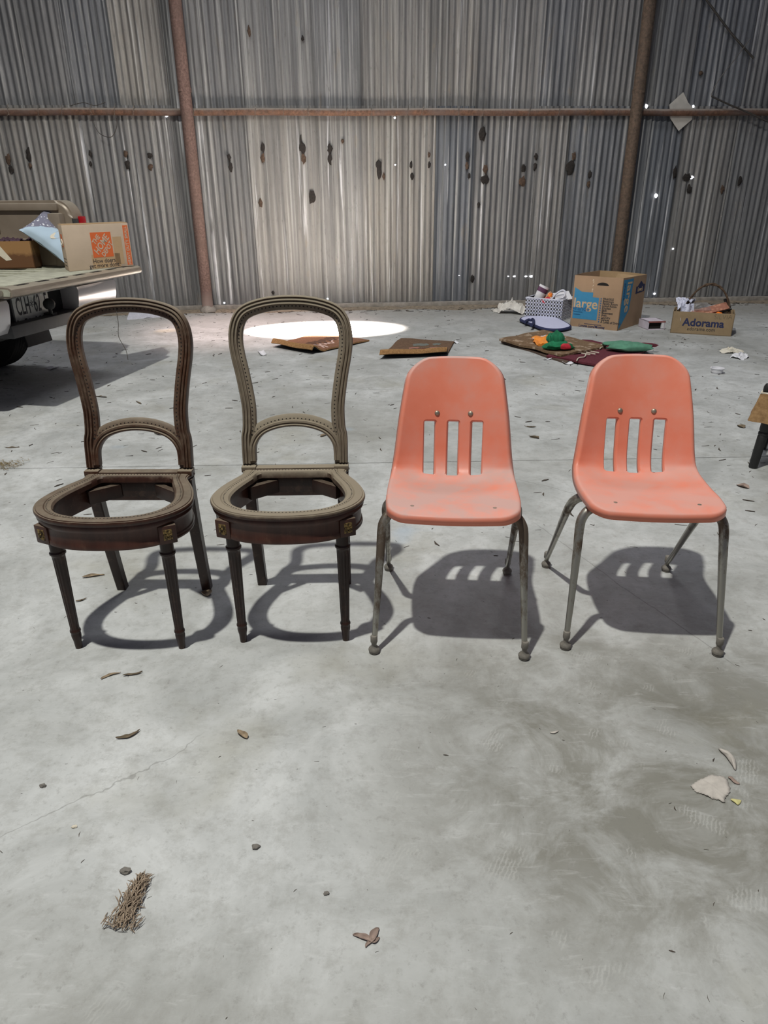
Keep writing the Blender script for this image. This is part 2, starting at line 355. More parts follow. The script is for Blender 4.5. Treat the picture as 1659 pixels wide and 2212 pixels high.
# ================================================================ SETTING
ja, jb = fl(-400, 1019), fl(2000, 981); jd = (jb - ja).normalized()
def joint(x): return ja.y + (x - ja.x)*jd.y/jd.x
bm = B(); box(bm, -9, 9, -7, 12, -0.30, -0.06); floor = obj('floor', bm, M_earth); floor['kind'] = 'structure'
for near in (True, False):
    bm = B(); g = 0.003
    pts = [(-9, -7, 0), (9, -7, 0), (9, joint(9) - g, 0), (-9, joint(-9) - g, 0)] if near else [(-9, joint(-9) + g, 0), (9, joint(9) + g, 0), (9, 12, 0), (-9, 12, 0)]
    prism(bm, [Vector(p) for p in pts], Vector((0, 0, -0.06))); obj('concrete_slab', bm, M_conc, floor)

wall = bpy.data.objects.new('wall_back', None); COL.objects.link(wall); wall.location = (0, WY, 0); wall.rotation_euler = (0, 0, WA); wall['kind'] = 'structure'
seams = [-7.4, -6.6, -5.9, -5.2, -4.3] + [wl(x, 0)[0] for x in (123, 232, 340, 515, 672, 780, 945, 1040, 1180, 1260, 1440, 1520, 1640)] + [4.9, 5.6, 6.3, 7.0, 7.8]
PITCHC = 0.0675
def corr(u0, u1, z0, z1, yo, amp, seed):
    nu = int((u1 - u0)/PITCHC*8); nz = 7; V = []; F = []
    for j in range(nz + 1):
        z = z0 + (z1 - z0)*j/nz
        for i in range(nu + 1):
            u = u0 + (u1 - u0)*i/nu
            y = yo + amp*math.sin(2*PI*u/PITCHC + seed) + 0.006*noise.noise((u*2.2, z*1.3, seed*9))
            e = min(u - u0, u1 - u)
            if e < 0.02: y -= (0.02 - e)*0.35
            V.append((u, y, z + (0.004*math.sin(u*40) if j == 0 else 0)))
    w = nu + 1
    for j in range(nz):
        for i in range(nu): F.append((j*w + i, j*w + i + 1, (j + 1)*w + i + 1, (j + 1)*w + i))
    return V, F
for k in range(len(seams) - 1):
    u0, u1 = seams[k] - 0.012, seams[k + 1] + 0.012
    flat = 0.45 if 515 <= 829 + 1 and -1.6 < (u0 + u1)/2 < -0.2 else 1.0
    for row in (0, 1):
        z0, z1 = ((0.062, 2.16) if row == 0 else (2.08, 5.2))
        o = obj('corrugated_sheet', corr(u0, u1, z0, z1, 0.012*(k % 2) + 0.010*row, 0.0085*(flat if row == 0 else (0.7 if flat < 1 else 1.0)), rnd.random()*3), M_zinc, wall, smooth=50)
bm = B(); box(bm, -7.5, 7.9, -0.05, 0.25, 0, 0.06, 0.008); curb = obj('baseboard_back', bm, M_curb, None, 40, (0, WY, 0), (0, 0, WA)); curb['kind'] = 'structure'

patches = [(18,344,5,9),(23,366,5,6),(62,334,5,11),(65,358,3,5),(195,332,3,6),(196,354,3,5),(271,332,4,6),(275,355,5,7),(323,336,5,6),(325,361,4,6),(495,340,4,6),(498,361,4,9),(538,67,3,9),(654,83,3,5),
 (567,319,4,9),(568,341,4,8),(653,319,6,11),(650,303,2,9),(656,343,5,8),(712,321,5,8),(713,344,4,10),(740,305,3,4),(818,356,6,9),(819,371,5,13),(829,381,3,6),(888,356,3,7),(890,380,4,6),(927,334,3,5),(927,356,3,6),
 (1010,337,4,8),(1009,358,4,7),(1013,380,3,6),(1042,289,7,11),(1048,366,5,7),(1047,387,9,9),(674,425,7,11),(563,438,4,7),(1034,442,3,5),(1131,363,4,7),(1129,391,7,9),(1158,338,4,6),(1156,360,4,7),(1239,338,4,8),
 (1232,363,9,12),(1274,377,4,7),(1271,397,4,6),(1483,383,8,8),(1489,409,5,8),(1514,158,4,4),(1457,373,4,12),(1598,391,4,9),(1560,409,4,8),(590,632,3,4),(1020,602,4,8)]
for i, (x, y, sx, sy) in enumerate(patches):
    u, z = wl(x, y, 0.01); bm = B(); k = 1/178.0
    bmesh.ops.create_icosphere(bm, subdivisions=2, radius=1)
    for v in bm.verts:
        d = 1 + 0.75*noise.noise(v.co*1.9 + Vector((i*3.1, 0, 0))); v.co = Vector((v.co.x*sx*k*d, v.co.y*0.012, v.co.z*sy*k*d))
    obj('mud_daub', bm, M_mud if i % 3 else M_mudb, wall, 60, (u, -0.012, z))
holes = [(360,249,4),(853,254,2.5),(854,356,2),(962,356,2),(1397,229,5),(1498,230,3),(1495,383,5),(1418,423,5),(1454,538,2.4),(1098,597,2.5),(1111,597,3.2),(1136,597,3),(1147,597,4),(992,595,1.6),(1414,635,3),(708,645,2.4),(484,654,2.6)]
for i, (x, y, s) in enumerate(holes):
    u, z = wl(x, y, 0.014); bm = B(); k = 1/178.0; pts = []
    for a in range(9):
        r = s*k*(0.55 + 0.45*rnd.random()); pts.append(Vector((u + r*math.cos(a*2*PI/9)*(1.3 if 590 < y < 600 else 1), -0.011, z + r*math.sin(a*2*PI/9)*(0.7 if 590 < y < 600 else 1))))
    prism(bm, pts, Vector((0, 0.004, 0))); obj('daylight_hole', bm, M_day, wall)

# debris along the foot of the wall
def bits(name, count, place, size, mat, seed, flat=0.5):
    r_ = random.Random(seed); V = []; F = []
    for _ in range(count):
        p = place(r_); L = size[0] + (size[1] - size[0])*r_.random()**2; w = L*(0.06 + 0.22*r_.random()**2); h = w*flat + 0.0006; a = r_.random()*PI
        ca, sa = math.cos(a), math.sin(a); b = len(V); tilt = (r_.random() - 0.3)*L*0.15
        for (x, y, zz) in ((-L, -w*.3, 0), (0, -w, 0), (L, -w*.2, 0), (L, w*.2, 0), (0, w, 0), (-L, w*.3, 0)):
            V.append((p[0] + x*ca - y*sa + (0.2*L*sa if x else 0), p[1] + x*sa + y*ca, p[2] + h + (tilt if x > 0 else 0)))
        for (x, y, zz) in ((-L, 0, 0), (0, 0, 0), (L, 0, 0)): V.append((p[0] + x*ca*.9 + (0.2*L*sa if x else 0), p[1] + x*sa*.9, p[2]))
        F += [(b, b + 1, b + 4, b + 5), (b + 1, b + 2, b + 3, b + 4), (b + 5, b + 4, b + 7, b + 6), (b + 4, b + 3, b + 8, b + 7), (b + 1, b, b + 6, b + 7), (b + 2, b + 1, b + 7, b + 8)]
    return obj(name, (V, F), mat)
def wallfoot(r_):
    u = -4.5 + 10*r_.random(); d = 0.06 + abs(r_.gauss(0, 0.16)); return (u*math.cos(WA) + d*math.sin(WA), WY + u*math.sin(WA) - d*math.cos(WA), 0.0)
M_lit = plain('leaf_bits', srgb(96, 82, 66), 0.95, var=0.5, scale=3)
M_lit2 = plain('dark_leaf_bits', srgb(70, 62, 54), 0.95, var=0.5, scale=3)
tag(bits('leaf_litter', 1500, wallfoot, (0.008, 0.05), M_lit2, 1), 'drift of dead leaves and twigs along the foot of the corrugated wall', 'leaf litter', kind='stuff')
def ridge(u, v):
    uu = -4.5 + 10*u; hgt = (0.03 + 0.05*max(0, noise.noise((uu*1.3, 3, 1))))*(1 - v)**1.5*(0.6 + noise.noise((uu*6, v*4, 0))*0.6)
    d = 0.03 + v*0.34*(0.7 + 0.5*noise.noise((uu*1.7, 0, 4)))
    return Vector((uu*math.cos(WA) + d*math.sin(WA), WY + uu*math.sin(WA) - d*math.cos(WA), max(0.001, hgt) if v < 1 else -0.004))
V, F = sheet(lambda u, v: ridge(u, 1 - v), 160, 8)
tag(obj('dirt_drift', (V, F), M_dirt, None, 60), 'low drift of dry brown dirt banked against the wall curb', 'dirt', kind='stuff')
def field(r_):
    while True:
        x, y = r_.uniform(-3.5, 5.5), r_.uniform(2.3, 8.4)
        k = 0.22 + 0.5*max(0, noise.noise((x*0.9, y*0.9, 2))*1.8) + (0.45 if x > 1.3 and y < 5 else 0) + (0.2 if x < -0.5 and y > 3.2 else 0)
        if r_.random() < k: return (x, y, 0.0)
tag(bits('floor_litter', 2600, field, (0.004, 0.026), M_lit2, 2), 'scattered twig and leaf crumbs over the dusty concrete', 'litter', kind='stuff')
def fore(r_): return (r_.uniform(-1.3, 1.4), r_.uniform(0.5, 2.4), 0.0)
tag(bits('floor_crumbs', 220, fore, (0.0015, 0.007), M_lit2, 3), 'tiny dark crumbs of grit on the bare foreground concrete', 'grit', kind='stuff')

# posts and girt pipe
def wpos(u, z, off): return Vector((u*math.cos(WA) + off*math.sin(WA), WY + u*math.sin(WA) - off*math.cos(WA), z))
for (px, mat, lab, r) in ((448, M_colm, 'rusty round steel post on the left behind the balloon-back chairs', 0.066), (1331, M_colm2, 'dark rusty round steel post on the right behind the large moving box', 0.066)):
    u, z = wl(px, 655 if px < 900 else 590, 0.11); p = wpos(u, 0, 0.11)
    t = thing('steel_post', lab, 'post', p)
    bm = B(); lathe(bm, [(r, 0.03), (r, 5.2)], 28); obj('post_pipe', bm, mat, t, 40)
    bm = B(); lathe(bm, [(r*1.5, 0), (r*1.45, 0.03), (r*1.05, 0.06), (r*1.0, 0.075)], 20, rf=lambda rr, z, a: rr*(1 + 0.06*math.sin(a*3))); obj('footing', bm, M_curb, t, 40)
    bm = B(); lathe(bm, [(r*1.06, 2.27), (r*1.08, 2.29), (r*1.06, 2.31)], 20, rf=lambda rr, z, a: rr*(1 + 0.03*math.sin(a*5)))
    obj('weld_bead', bm, mat, t, 50)
gz = wl(780, 242, 0.04)[1]; girt = thing('girt_pipe', 'rusty horizontal pipe running across the corrugated wall', 'pipe', (0, WY, gz), WA)
bm = B(); tube(bm, [(-7.3 + k*0.5, -0.044, 0.004*math.sin(k*1.7)) for k in range(31)], 0.036, 18); obj('pipe', bm, M_rust, girt, 50)
for px in (20, 85, 136, 198, 249, 290, 420, 552, 612, 666, 748, 802, 880, 912, 990, 1042, 1142, 1206, 1272, 1333):
    u = wl(px, 240, 0.04)[0]; bm = B(); s = rnd.uniform(-0.02, 0.02)
    tube(bm, [(u + s*math.sin(a), -0.044 + 0.039*math.cos(a), 0.039*math.sin(a)) for a in [2*PI*k/14 for k in range(14)]], 0.0022, 5, loop=True)
    for q in (1, -1): tube(bm, [(u, -0.075, 0.02*q), (u + 0.012*q, -0.085, 0.05*q + 0.01), (u + 0.03*q, -0.08, 0.075*q)], 0.0018, 5)
    obj('wire_tie', bm, M_wire, girt, 60)
def wire(name, pts, r, mat, lab, cat='wire'):
    bm = B(); tube(bm, spline(pts, 8), r, 6); return tag(obj(name, bm, mat, None, 60), lab, cat)
def wp(x, y, off): u, z = wl(x, y, off); return wpos(u, z, off)
M_dw = plain('dark_cable', srgb(60, 56, 52), 0.7)
wire('hanging_wire', [wp(200, 262, .085), wp(215, 288, .09), wp(240, 296, .09), wp(252, 275, .085), wp(252, 255, .084)], 0.004, M_dw, 'loop of black wire hanging under the pipe left of the left post')
wire('bent_twig', [wp(150, 229, .06), wp(180, 222, .05), wp(205, 228, .06), wp(228, 221, .05)], 0.0035, M_dw, 'thin dark twig lying on top of the pipe at the far left', 'twig')
wire('diagonal_streak', [wp(1500, -35, .03), wp(1535, 12, .03), wp(1580, 72, .03), wp(1628, 126, .03)], 0.011, M_dw, 'thick dark cable slanting down the wall at top right', 'streak')  # dark tube laid along a slanting line of the wall
wire('thin_wire', [wp(1622, 82, .05), wp(1590, 125, .06), wp(1556, 168, .08), wp(1539, 198, .09), wp(1537, 208, .09)], 0.0035, M_wire, 'thin pale wire curving down the wall at the upper right')
wire('brace_rod', [wp(1537, 208, .11), wp(1580, 228, .11), wp(1625, 247, .11), wp(1700, 283, .11)], 0.009, M_dw, 'dark rod crossing in front of the pipe at the far right', 'rod')
q = [wp(x, y, 0.028) for x, y in ((1476, 199), (1487, 222), (1497, 234), (1495, 258), (1466, 283), (1448, 256), (1446, 226))]
bm = B(); prism(bm, q, Vector((0, 0.004, 0))); bmesh.ops.triangulate(bm, faces=bm.faces)
M_scrap = plain('pale_scrap', srgb(176, 172, 164), 0.75, var=0.1, scale=14)
tag(obj('sheet_scrap', bm, M_scrap), 'pale diamond shaped scrap of sheet tucked behind the pipe', 'scrap')

# ================================================================ BALLOON-BACK CHAIRS
loop_half = [(.167, .47), (.1675, .53), (.166, .560), (.161, .585), (.160, .64), (.166, .69), (.175, .745), (.184, .79), (.1895, .835), (.187, .875), (.176, .91), (.155, .937), (.120, .955), (.065, .968), (0, .972)]
ring_out = [(0, -.080), (.05, -.077), (.10, -.067), (.145, -.047), (.185, -.012), (.209, .030), (.217, .075), (.208, .130), (.190, .180), (.170, .222), (.158, .250), (.160, .275), (.166, .300)]
ring_in = [(0, -.042), (.04, -.040), (.08, -.033), (.115, -.018), (.142, .008), (.157, .042), (.161, .080), (.153, .125), (.136, .175), (.122, .210), (.114, .235), (.108, .250), (.100, .256)]
RAKE = 0.20; SEATY = 0.292
def wood_chair(label, loc, rz, frame_mat, seat_mat, hole_mat):
    t = thing('balloon_back_chair', label, 'chair', loc, rz, 'dark carved dining chairs with empty frames')
    N = Vector((0, -1, RAKE)).normalized()
    def bk(x, z): return Vector((x, SEATY + 0.004 + RAKE*(z - .455), z))
    left = [(-x, z) for x, z in loop_half]; full = left + [(x, z) for x, z in loop_half[-2::-1]]
    path = spline([bk(x, z) for x, z in full], 6)
    cen = []
    for i, p in enumerate(path):
        tt = (path[min(i + 1, len(path) - 1)] - path[max(i - 1, 0)]).normalized(); cen.append(p - N.cross(tt)*0.021)
    prof = [(.021, -.016), (.021, .003), (.019, .008), (.0155, .0095), (.0125, .005), (.011, .005), (.009, .010), (.0055, .011), (.003, .005), (.0015, .005), (-.0005, .009), (-.0045, .010), (-.0065, .003), (-.018, .0005), (-.021, -.003), (-.021, -.016)]
    bm = B(); sweep(bm, cen, prof, N); bf = obj('back_frame', bm, frame_mat, t, 32)
    arch = [(-.143, .478), (-.1425, .51), (-.138, .535), (-.122, .562), (-.095, .583), (-.05, .598), (0, .603)]
    ap = spline([bk(x, z) for x, z in arch + [(-x, z) for x, z in arch[-2::-1]]], 6)
    aprof = [(-.020, -.014), (-.020, .002), (-.018, .008), (-.014, .0095), (-.0105, .006), (-.009, .006), (-.006, .009), (.0, .0085), (.002, .002), (.014, .0), (.020, -.004), (.020, -.014)]
    bm = B(); sweep(bm, ap, aprof, N); obj('crest_arch', bm, frame_mat, t, 32)
    # cane holes
    def dots(name, pts, nrm, r=0.0021, par=None):
        bm = B()
        for p in pts:
            s = nrm.orthogonal().normalized(); q = nrm.cross(s); c = [p + s*r*math.cos(a) + q*r*math.sin(a) for a in [2*PI*k/6 for k in range(6)]]
            prism(bm, [v + nrm*0.0006 for v in c], -nrm*0.003)
        o = obj(name, bm, M_hole, par); o['kind'] = 'stuff'; return o
    def walk(pts, step, a, b, lo=0, hi=1, NN=N):
        out = []; acc = 0; L = sum((pts[i + 1] - pts[i]).length for i in range(len(pts) - 1)); s = 0
        for i in range(len(pts) - 1):
            seg = (pts[i + 1] - pts[i]).length; tt = (pts[i + 1] - pts[i]).normalized(); d = acc
            while d < seg:
                f = (s + d)/L
                if lo <= f <= hi: out.append(pts[i] + tt*d + NN.cross(tt)*a + NN*b)
                d += step
            acc = d - seg; s += seg
        return out
    dots('cane_holes', walk(cen, 0.0118, -.0105, .0022, 0.075, 0.925), N, par=bf)
    dots('cane_holes', walk(ap, 0.0118, .006, .0012, 0.16, 0.84), N, par=bf)
    # seat ring
    def outl(h): return spline([Vector((-x, y, 0)) for x, y in h[::-1]] + [Vector((x, y, 0)) for x, y in h[1:]], 6)
    O, I = outl([(x*1.025, y) for x, y in ring_out]), outl([(x*1.03, y) for x, y in ring_in])
    O += [Vector((ring_out[-1][0]*1.025*(1 - 2*k/10), .300, 0)) for k in range(1, 10)]; I += [Vector((ring_in[-1][0]*1.03*(1 - 2*k/10), .256, 0)) for k in range(1, 10)]
    sec = [(.10, .441), (.02, .441), (-.02, .446), (-.02, .450), (.02, .4535), (.10, .4535), (.13, .456), (.30, .457), (.50, .4575), (.54, .4555), (.58, .4575), (.90, .456), (1.0, .450), (1.02, .436), (.80, .430), (.60, .432), (.30, .436)]
    bm = B(); rings = []
    for k in range(len(O)):
        d = I[k] - O[k]; rings.append([Vector((O[k].x + d.x*f, O[k].y + d.y*f, z)) for f, z in sec])
    loft(bm, rings, cap=False, loop=True); sr = obj('seat_ring', bm, seat_mat, t, 35)
    asec = [(.16, .443), (.10, .436), (.06, .430), (.10, .424), (.17, .421), (.20, .418), (.20, .384), (.15, .381), (.15, .376), (.12, .373), (.14, .368), (.60, .368), (.66, .380), (.66, .434)]
    bm = B(); rings = []
    for k in range(len(O)):
        d = I[k] - O[k]; rings.append([Vector((O[k].x + d.x*f, O[k].y + d.y*f, z)) for f, z in asec])
    loft(bm, rings, cap=False, loop=True); obj('apron', bm, M_apron, t, 35)
    mids = [O[k] + (I[k] - O[k])*0.66 + Vector((0, 0, .4568)) for k in range(len(O))]
    dots('cane_holes', walk(mids + [mids[0]], 0.0098, 0, 0, NN=Vector((0, 0, 1))), Vector((0, 0, 1)), 0.0022, par=sr)
    bm = B(); box(bm, -.124, .124, SEATY - .016, SEATY + .016, .448, .4615, .003); obj('rear_seat_rail', bm, seat_mat, t, 40)
    for s in (-1, 1):
        bm = B(); box(bm, -.0225, .0225, -.016, .022, .448, .466, .002, Matrix.Translation((s*.1465, SEATY - .002, 0))); obj('upright_base', bm, frame_mat, t, 40)
        a = s*R(24); M = Matrix.Translation((s*.162, .002, 0)) @ Matrix.Rotation(a, 4, 'Z')
        bm = B(); box(bm, -.024, .024, -.034, .020, .367, .4215, .003, M); bl = obj('corner_block', bm, M_apron, t, 40)
        bm = B(); box(bm, -.012, .012, -.0352, -.033, .379, .411, .001, M)
        for k in range(8):
            aa = k*PI/4; cx, cz = 0.009*math.cos(aa), .395 + .012*math.sin(aa)
            bmesh.ops.create_icosphere(bm, subdivisions=1, radius=.0045, matrix=M @ Matrix.Translation((cx*.85, -.0355, .395 + (cz - .395)*.9)) @ Matrix.Diagonal((.9, .5, .9, 1)))
        bmesh.ops.create_icosphere(bm, subdivisions=1, radius=.005, matrix=M @ Matrix.Translation((0, -.036, .395)) @ Matrix.Diagonal((.9, .6, .9, 1)))
        obj('rosette', bm, M_gilt, bl, 40)
        # turned fluted front leg
        fl_ = lambda r, z, a: r*(1 - 0.11*(0.5 + 0.5*math.cos(12*a))) if .068 < z < .312 else r
        pr = [(.019, .368), (.019, .334), (.0195, .331), (.0225, .328), (.0225, .323), (.0195, .320), (.0185, .315), (.0185, .310)] + [(.0185 - .0052*k/10, .310 - .238*k/10) for k in range(1, 11)] + [(.0140, .066), (.0155, .064), (.0158, .060), (.0145, .057), (.0138, .054), (.0145, .048), (.0140, .040), (.0115, .028), (.0105, .008), (.0098, 0)]
        bm = B(); lathe(bm, pr, 48, rf=fl_); o = obj('leg', bm, M_leg, t, 40, (s*.157, 0, 0))
        # square raked rear leg
        bm = B(); top = (s*.150, .284, .44); bot = (s*.148, .352, 0)
        rings = []
        for k in range(7):
            f = k/6; cx = top[0] + (bot[0] - top[0])*f; cy = top[1] + (bot[1] - top[1])*(f**1.3); z = .44*(1 - f); w = .0185 - .003*f; dd = .021 - .004*f
            rings.append([Vector((cx + a*w, cy + b_*dd, z)) for a, b_ in ((-1, -.8), (-.8, -1), (.8, -1), (1, -.8), (1, .8), (.8, 1), (-.8, 1), (-1, .8))])
        loft(bm, rings); obj('leg', bm, M_leg, t, 30)
        # corner bracket inside the rear of the frame
        bm = B(); box(bm, -.05, .05, -.010, .010, .385, .428, .002, Matrix.Translation((s*.098, .236, 0)) @ Matrix.Rotation(-s*R(38), 4, 'Z')); obj('corner_bracket', bm, M_leg, t, 40)
    bm = B(); box(bm, -.118, .118, .262, .284, .385, .432, .002); obj('rear_rail', bm, M_leg, t, 40)
    return t
ca = wood_chair('dark mahogany balloon-back chair, empty frame and seat, leftmost of the row', (-0.772, 1.752, 0), R(-0.8), M_wood1b, M_wood1, M_hole)
bm = B(); p = [Vector((-.03, .39, .945)), Vector((-.028, .385, .90)), Vector((-.033, .384, .86)), Vector((-.018, .385, .82)), Vector((-.016, .384, .79))]
tube(bm, spline(p, 5), 0.0009, 5); obj('cane_thread', bm, M_wire, ca)
wood_chair('dust-greyed balloon-back chair with empty seat, beside the orange plastic chairs', (-0.277, 1.783, 0), R(0.8), M_wood2b, M_wood2, M_hole)

# ================================================================ ORANGE PLASTIC CHAIRS
prof = [(.026, .445), (.06, .4475), (.13, .442), (.20, .434), (.265, .430), (.312, .432), (.350, .446), (.374, .480), (.389, .530), (.405, .600), (.423, .670), (.441, .735), (.452, .775)]
wid = [.173, .179, .186, .188, .187, .183, .178, .172, .166, .158, .148, .138, .130]
cur = [.002, .004, .008, .012, .018, .024, .030, .034, .034, .032, .028, .022, .016]
PS = spline([Vector((y, z, 0)) for y, z in prof], 10); WS = spline([Vector((w, c_, 0)) for w, c_ in zip(wid, cur)], 10)
AL = [0.0]
for i in range(1, len(PS)): AL.append(AL[-1] + (PS[i] - PS[i - 1]).length)
LS = AL[-1]
def samp(s):
    s = max(0.0, min(LS, s)); i = 0
    lo, hi = 0, len(AL) - 2
    while lo < hi:
        m = (lo + hi + 1)//2
        if AL[m] <= s: lo = m
        else: hi = m - 1
    f = (s - AL[lo])/(AL[lo + 1] - AL[lo]); return PS[lo].lerp(PS[lo + 1], f), (PS[lo + 1] - PS[lo]).normalized(), WS[lo].lerp(WS[lo + 1], f)
def s_at(fn):
    return min(AL, key=lambda a: abs(fn(samp(a)[0])))
def shell_pt(tx, s):
    e = 0.0
    if s < 0: e = s
    if s > LS: e = s - LS
    p, T, w = samp(s); n_ = Vector((-T.y, T.x, 0)); q = p + T*e + n_*(w.y*(tx/w.x)**2)
    return Vector((tx, q.x, q.y))
def shell_nrm(tx, s):
    a = shell_pt(tx + .002, s) - shell_pt(tx - .002, s); b = shell_pt(tx, s + .002) - shell_pt(tx, s - .002); return a.cross(b).normalized()
S0 = min((i for i in range(len(PS)) if PS[i].x > .25), key=lambda i: abs(PS[i].y - .4395)); S0 = AL[S0]; S1 = AL[min(range(len(PS)), key=lambda i: abs(PS[i].y - .600) + (9 if PS[i].x < .3 else 0))]
SR = AL[min(range(len(PS)), key=lambda i: abs(PS[i].y - .622) + (9 if PS[i].x < .3 else 0))]
def slot_sdf(tx, s):
    best = 9
    for c_ in (-.073, 0, .073):
        hw, hs = .0225, (S1 - S0)/2 + .003; x = abs(tx - c_) - hw + .010; y = abs(s - (S0 + S1)/2) - hs + .010
        best = min(best, math.hypot(max(x, 0), max(y, 0)) + min(max(x, y), 0) - .010)
    return best
def shell_mesh():
    svals = [0, .0012, .0045, .009, .015, .023, .032]; s = .032
    while s < LS - .045: s += .0075; svals.append(s)
    e0 = svals[-1]; ends = [LS - d for d in (.052, .044, .036, .028, .021, .015, .010, .006, .003, .0008, 0)]
    svals = [v for v in svals if v < ends[0] - .003] + ends
    NU = 76; rF, rT = .042, .058; P2 = {}
    for j, s in enumerate(svals):
        w = samp(s)[2].x; hw = w
        if s < rF: hw = w - rF + math.sqrt(max(0, rF*rF - (rF - s)**2))
        d = LS - s
        if d < rT: hw = w - rT + math.sqrt(max(0, rT*rT - (rT - d)**2))
        for i in range(NU + 1):
            a = -1 + 2*i/NU; k = (2*s/LS - 1); t0 = abs(a)*.188; fx = t0 if t0 <= .11 else .11 + (t0 - .11)/.078*(hw - .11)
            kk = max(0.0, min(1.0, 1 - max(S0 - .012 - s, s - S1 - .012, 0)/.05)); kk = kk*kk*(3 - 2*kk); tx = math.copysign(fx*kk + abs(a)*hw*(1 - kk), a)
            P2[(i, j)] = [tx, s + (1 - kk)*.010*k*abs(k)*(1 - (a*hw/w)**2)]
    NV = len(svals) - 1; faces = []
    for j in range(NV):
        for i in range(NU):
            q = [(i, j), (i + 1, j), (i + 1, j + 1), (i, j + 1)]; cx = sum(P2[k][0] for k in q)/4; cs = sum(P2[k][1] for k in q)/4
            if slot_sdf(cx, cs) > 0: faces.append(q)
    cnt = {}
    for f in faces:
        for k in range(4):
            e = (f[k], f[(k + 1) % 4]); cnt[frozenset(e)] = cnt.get(frozenset(e), 0) + 1
    be = [e for e, c_ in cnt.items() if c_ == 1]; bv = {v for e in be for v in e}
    slotv = {v for v in bv if 0 < v[0] < NU and 0 < v[1] < NV}
    for v in slotv:
        x, s = P2[v]
        for _ in range(4):
            d = slot_sdf(x, s); h = 1e-4; gx = (slot_sdf(x + h, s) - slot_sdf(x - h, s))/(2*h); gs = (slot_sdf(x, s + h) - slot_sdf(x, s - h))/(2*h); x -= d*gx; s -= d*gs
        P2[v] = [x, s]
    bm = B(); vm = {}
    for f in faces:
        for v in f:
            if v not in vm: vm[v] = bm.verts.new(shell_pt(*P2[v]))
    for f in faces: bm.faces.new([vm[v] for v in f])
    # rolled rim outside, turned-back lip round the slots
    nb = {}
    for e in be:
        a, b = tuple(e); nb.setdefault(a, []).append(b); nb.setdefault(b, []).append(a)
    r1, r2, r3 = {}, {}, {}
    for v in bv:
        x, s = P2[v]; n_ = shell_nrm(x, s); p = vm[v].co; a, b = nb[v][:2]
        tg = (shell_pt(*P2[b]) - shell_pt(*P2[a])).normalized(); o = n_.cross(tg).normalized()
        if v in slotv:
            h = 1e-4; gx = (slot_sdf(x + h, s) - slot_sdf(x - h, s)); gs = (slot_sdf(x, s + h) - slot_sdf(x, s - h)); o = (shell_pt(x + gx*10, s + gs*10) - shell_pt(x, s)).normalized()*-1
            r1[v] = bm.verts.new(p + o*.0016 - n_*.0018); r2[v] = bm.verts.new(p + o*.0040 - n_*.007); r3[v] = bm.verts.new(p + o*.0058 - n_*.014)
        else:
            c_ = shell_pt(0, LS*0.5 if 0 < v[1] < NV else s*0.9 + LS*0.05)
            if o.dot(p - shell_pt(x*0.9, s*0.98 + LS*0.01)) < 0: o = -o
            r1[v] = bm.verts.new(p + o*.003 - n_*.002); r2[v] = bm.verts.new(p + o*.0045 - n_*.008); r3[v] = bm.verts.new(p + o*.0045 - n_*.024)
    for e in be:
        a, b = tuple(e)
        for A_, B_ in ((vm, r1), (r1, r2), (r2, r3)): bm.faces.new((A_[a], A_[b], B_[b], B_[a]))
    return bm
shell_me = None
def plastic_chair(label, loc, rz, pm, sm):
    global shell_me
    t = thing('school_chair', label, 'chair', loc, rz, 'orange moulded plastic chairs')
    if shell_me is None:
        o = obj('seat_shell', shell_mesh(), pm, t, 45); shell_me = o.data
    else:
        me = shell_me.copy(); me.materials.clear(); me.materials.append(pm); o = link(bpy.data.objects.new('seat_shell', me), t)
    so = o.modifiers.new('thickness', 'SOLIDIFY'); so.thickness = 0.004; so.offset = 0
    for s in (-1, 1):
        n_ = shell_nrm(s*.052, SR); p = shell_pt(s*.052, SR); M = frame(p + n_*.001, n_.orthogonal(), n_.cross(n_.orthogonal()))
        bm = B(); lathe(bm, [(.0085, 0), (.0082, .0025), (.006, .0045), (.003, .0055), (.0005, .0058)], 16, M); obj('rivet', bm, M_rivet, t, 50)
        sp = s_at(lambda q: (q.x - .075)*1 + (0 if q.y < .47 else 9)); n_ = shell_nrm(s*.115, sp); p = shell_pt(s*.115, sp); M = frame(p + n_*.0012, n_.orthogonal(), n_.cross(n_.orthogonal()))
        bm = B(); lathe(bm, [(.006, 0), (.0055, .0012), (.001, .0016)], 14, M); obj('rivet', bm, M_rivet, t, 50)
        for front in (True, False):
            if front: P = [(s*.221, 0, .030), (s*.213, .032, .16), (s*.206, .066, .29), (s*.202, .087, .365), (s*.195, .096, .392), (s*.178, .104, .411), (s*.150, .108, .4165), (s*.08, .110, .417), (0, .110, .417)]
            else: P = [(s*.214, .508, .030), (s*.210, .410, .16), (s*.206, .308, .295), (s*.203, .262, .352), (s*.195, .243, .380), (s*.176, .232, .397), (s*.145, .228, .402), (s*.07, .226, .403), (0, .226, .403)]
            rad = [.0080, .0098, .0124, .0138, .0140, .0140, .0138, .0135, .0135]; pts = spline(P, 6); rr = [rad[min(8, int(i/6))] + (rad[min(8, int(i/6) + 1)] - rad[min(8, int(i/6))])*((i % 6)/6) for i in range(len(pts))]
            bm = B(); tube(bm, pts, rr, 16); lg = obj('leg', bm, sm, t, 60)
            fx, fy = P[0][0], P[0][1]
            bm = B(); lathe(bm, [(.0090, .060), (.0104, .058), (.0106, .040), (.0100, .038), (.0078, .036), (.0078, .026), (.0095, .022), (.0150, .0175), (.0168, .014), (.0170, .010), (.0150, .008), (.0158, .005), (.0145, .002), (.0135, 0)], 22); obj('glide', bm, M_glide, lg, 45, (fx, fy, 0))
    return t
plastic_chair('orange plastic school chair with rusty legs, beside the wooden chairs', (0.188, 1.700, 0), R(-4.6), M_coral1, M_steel1)
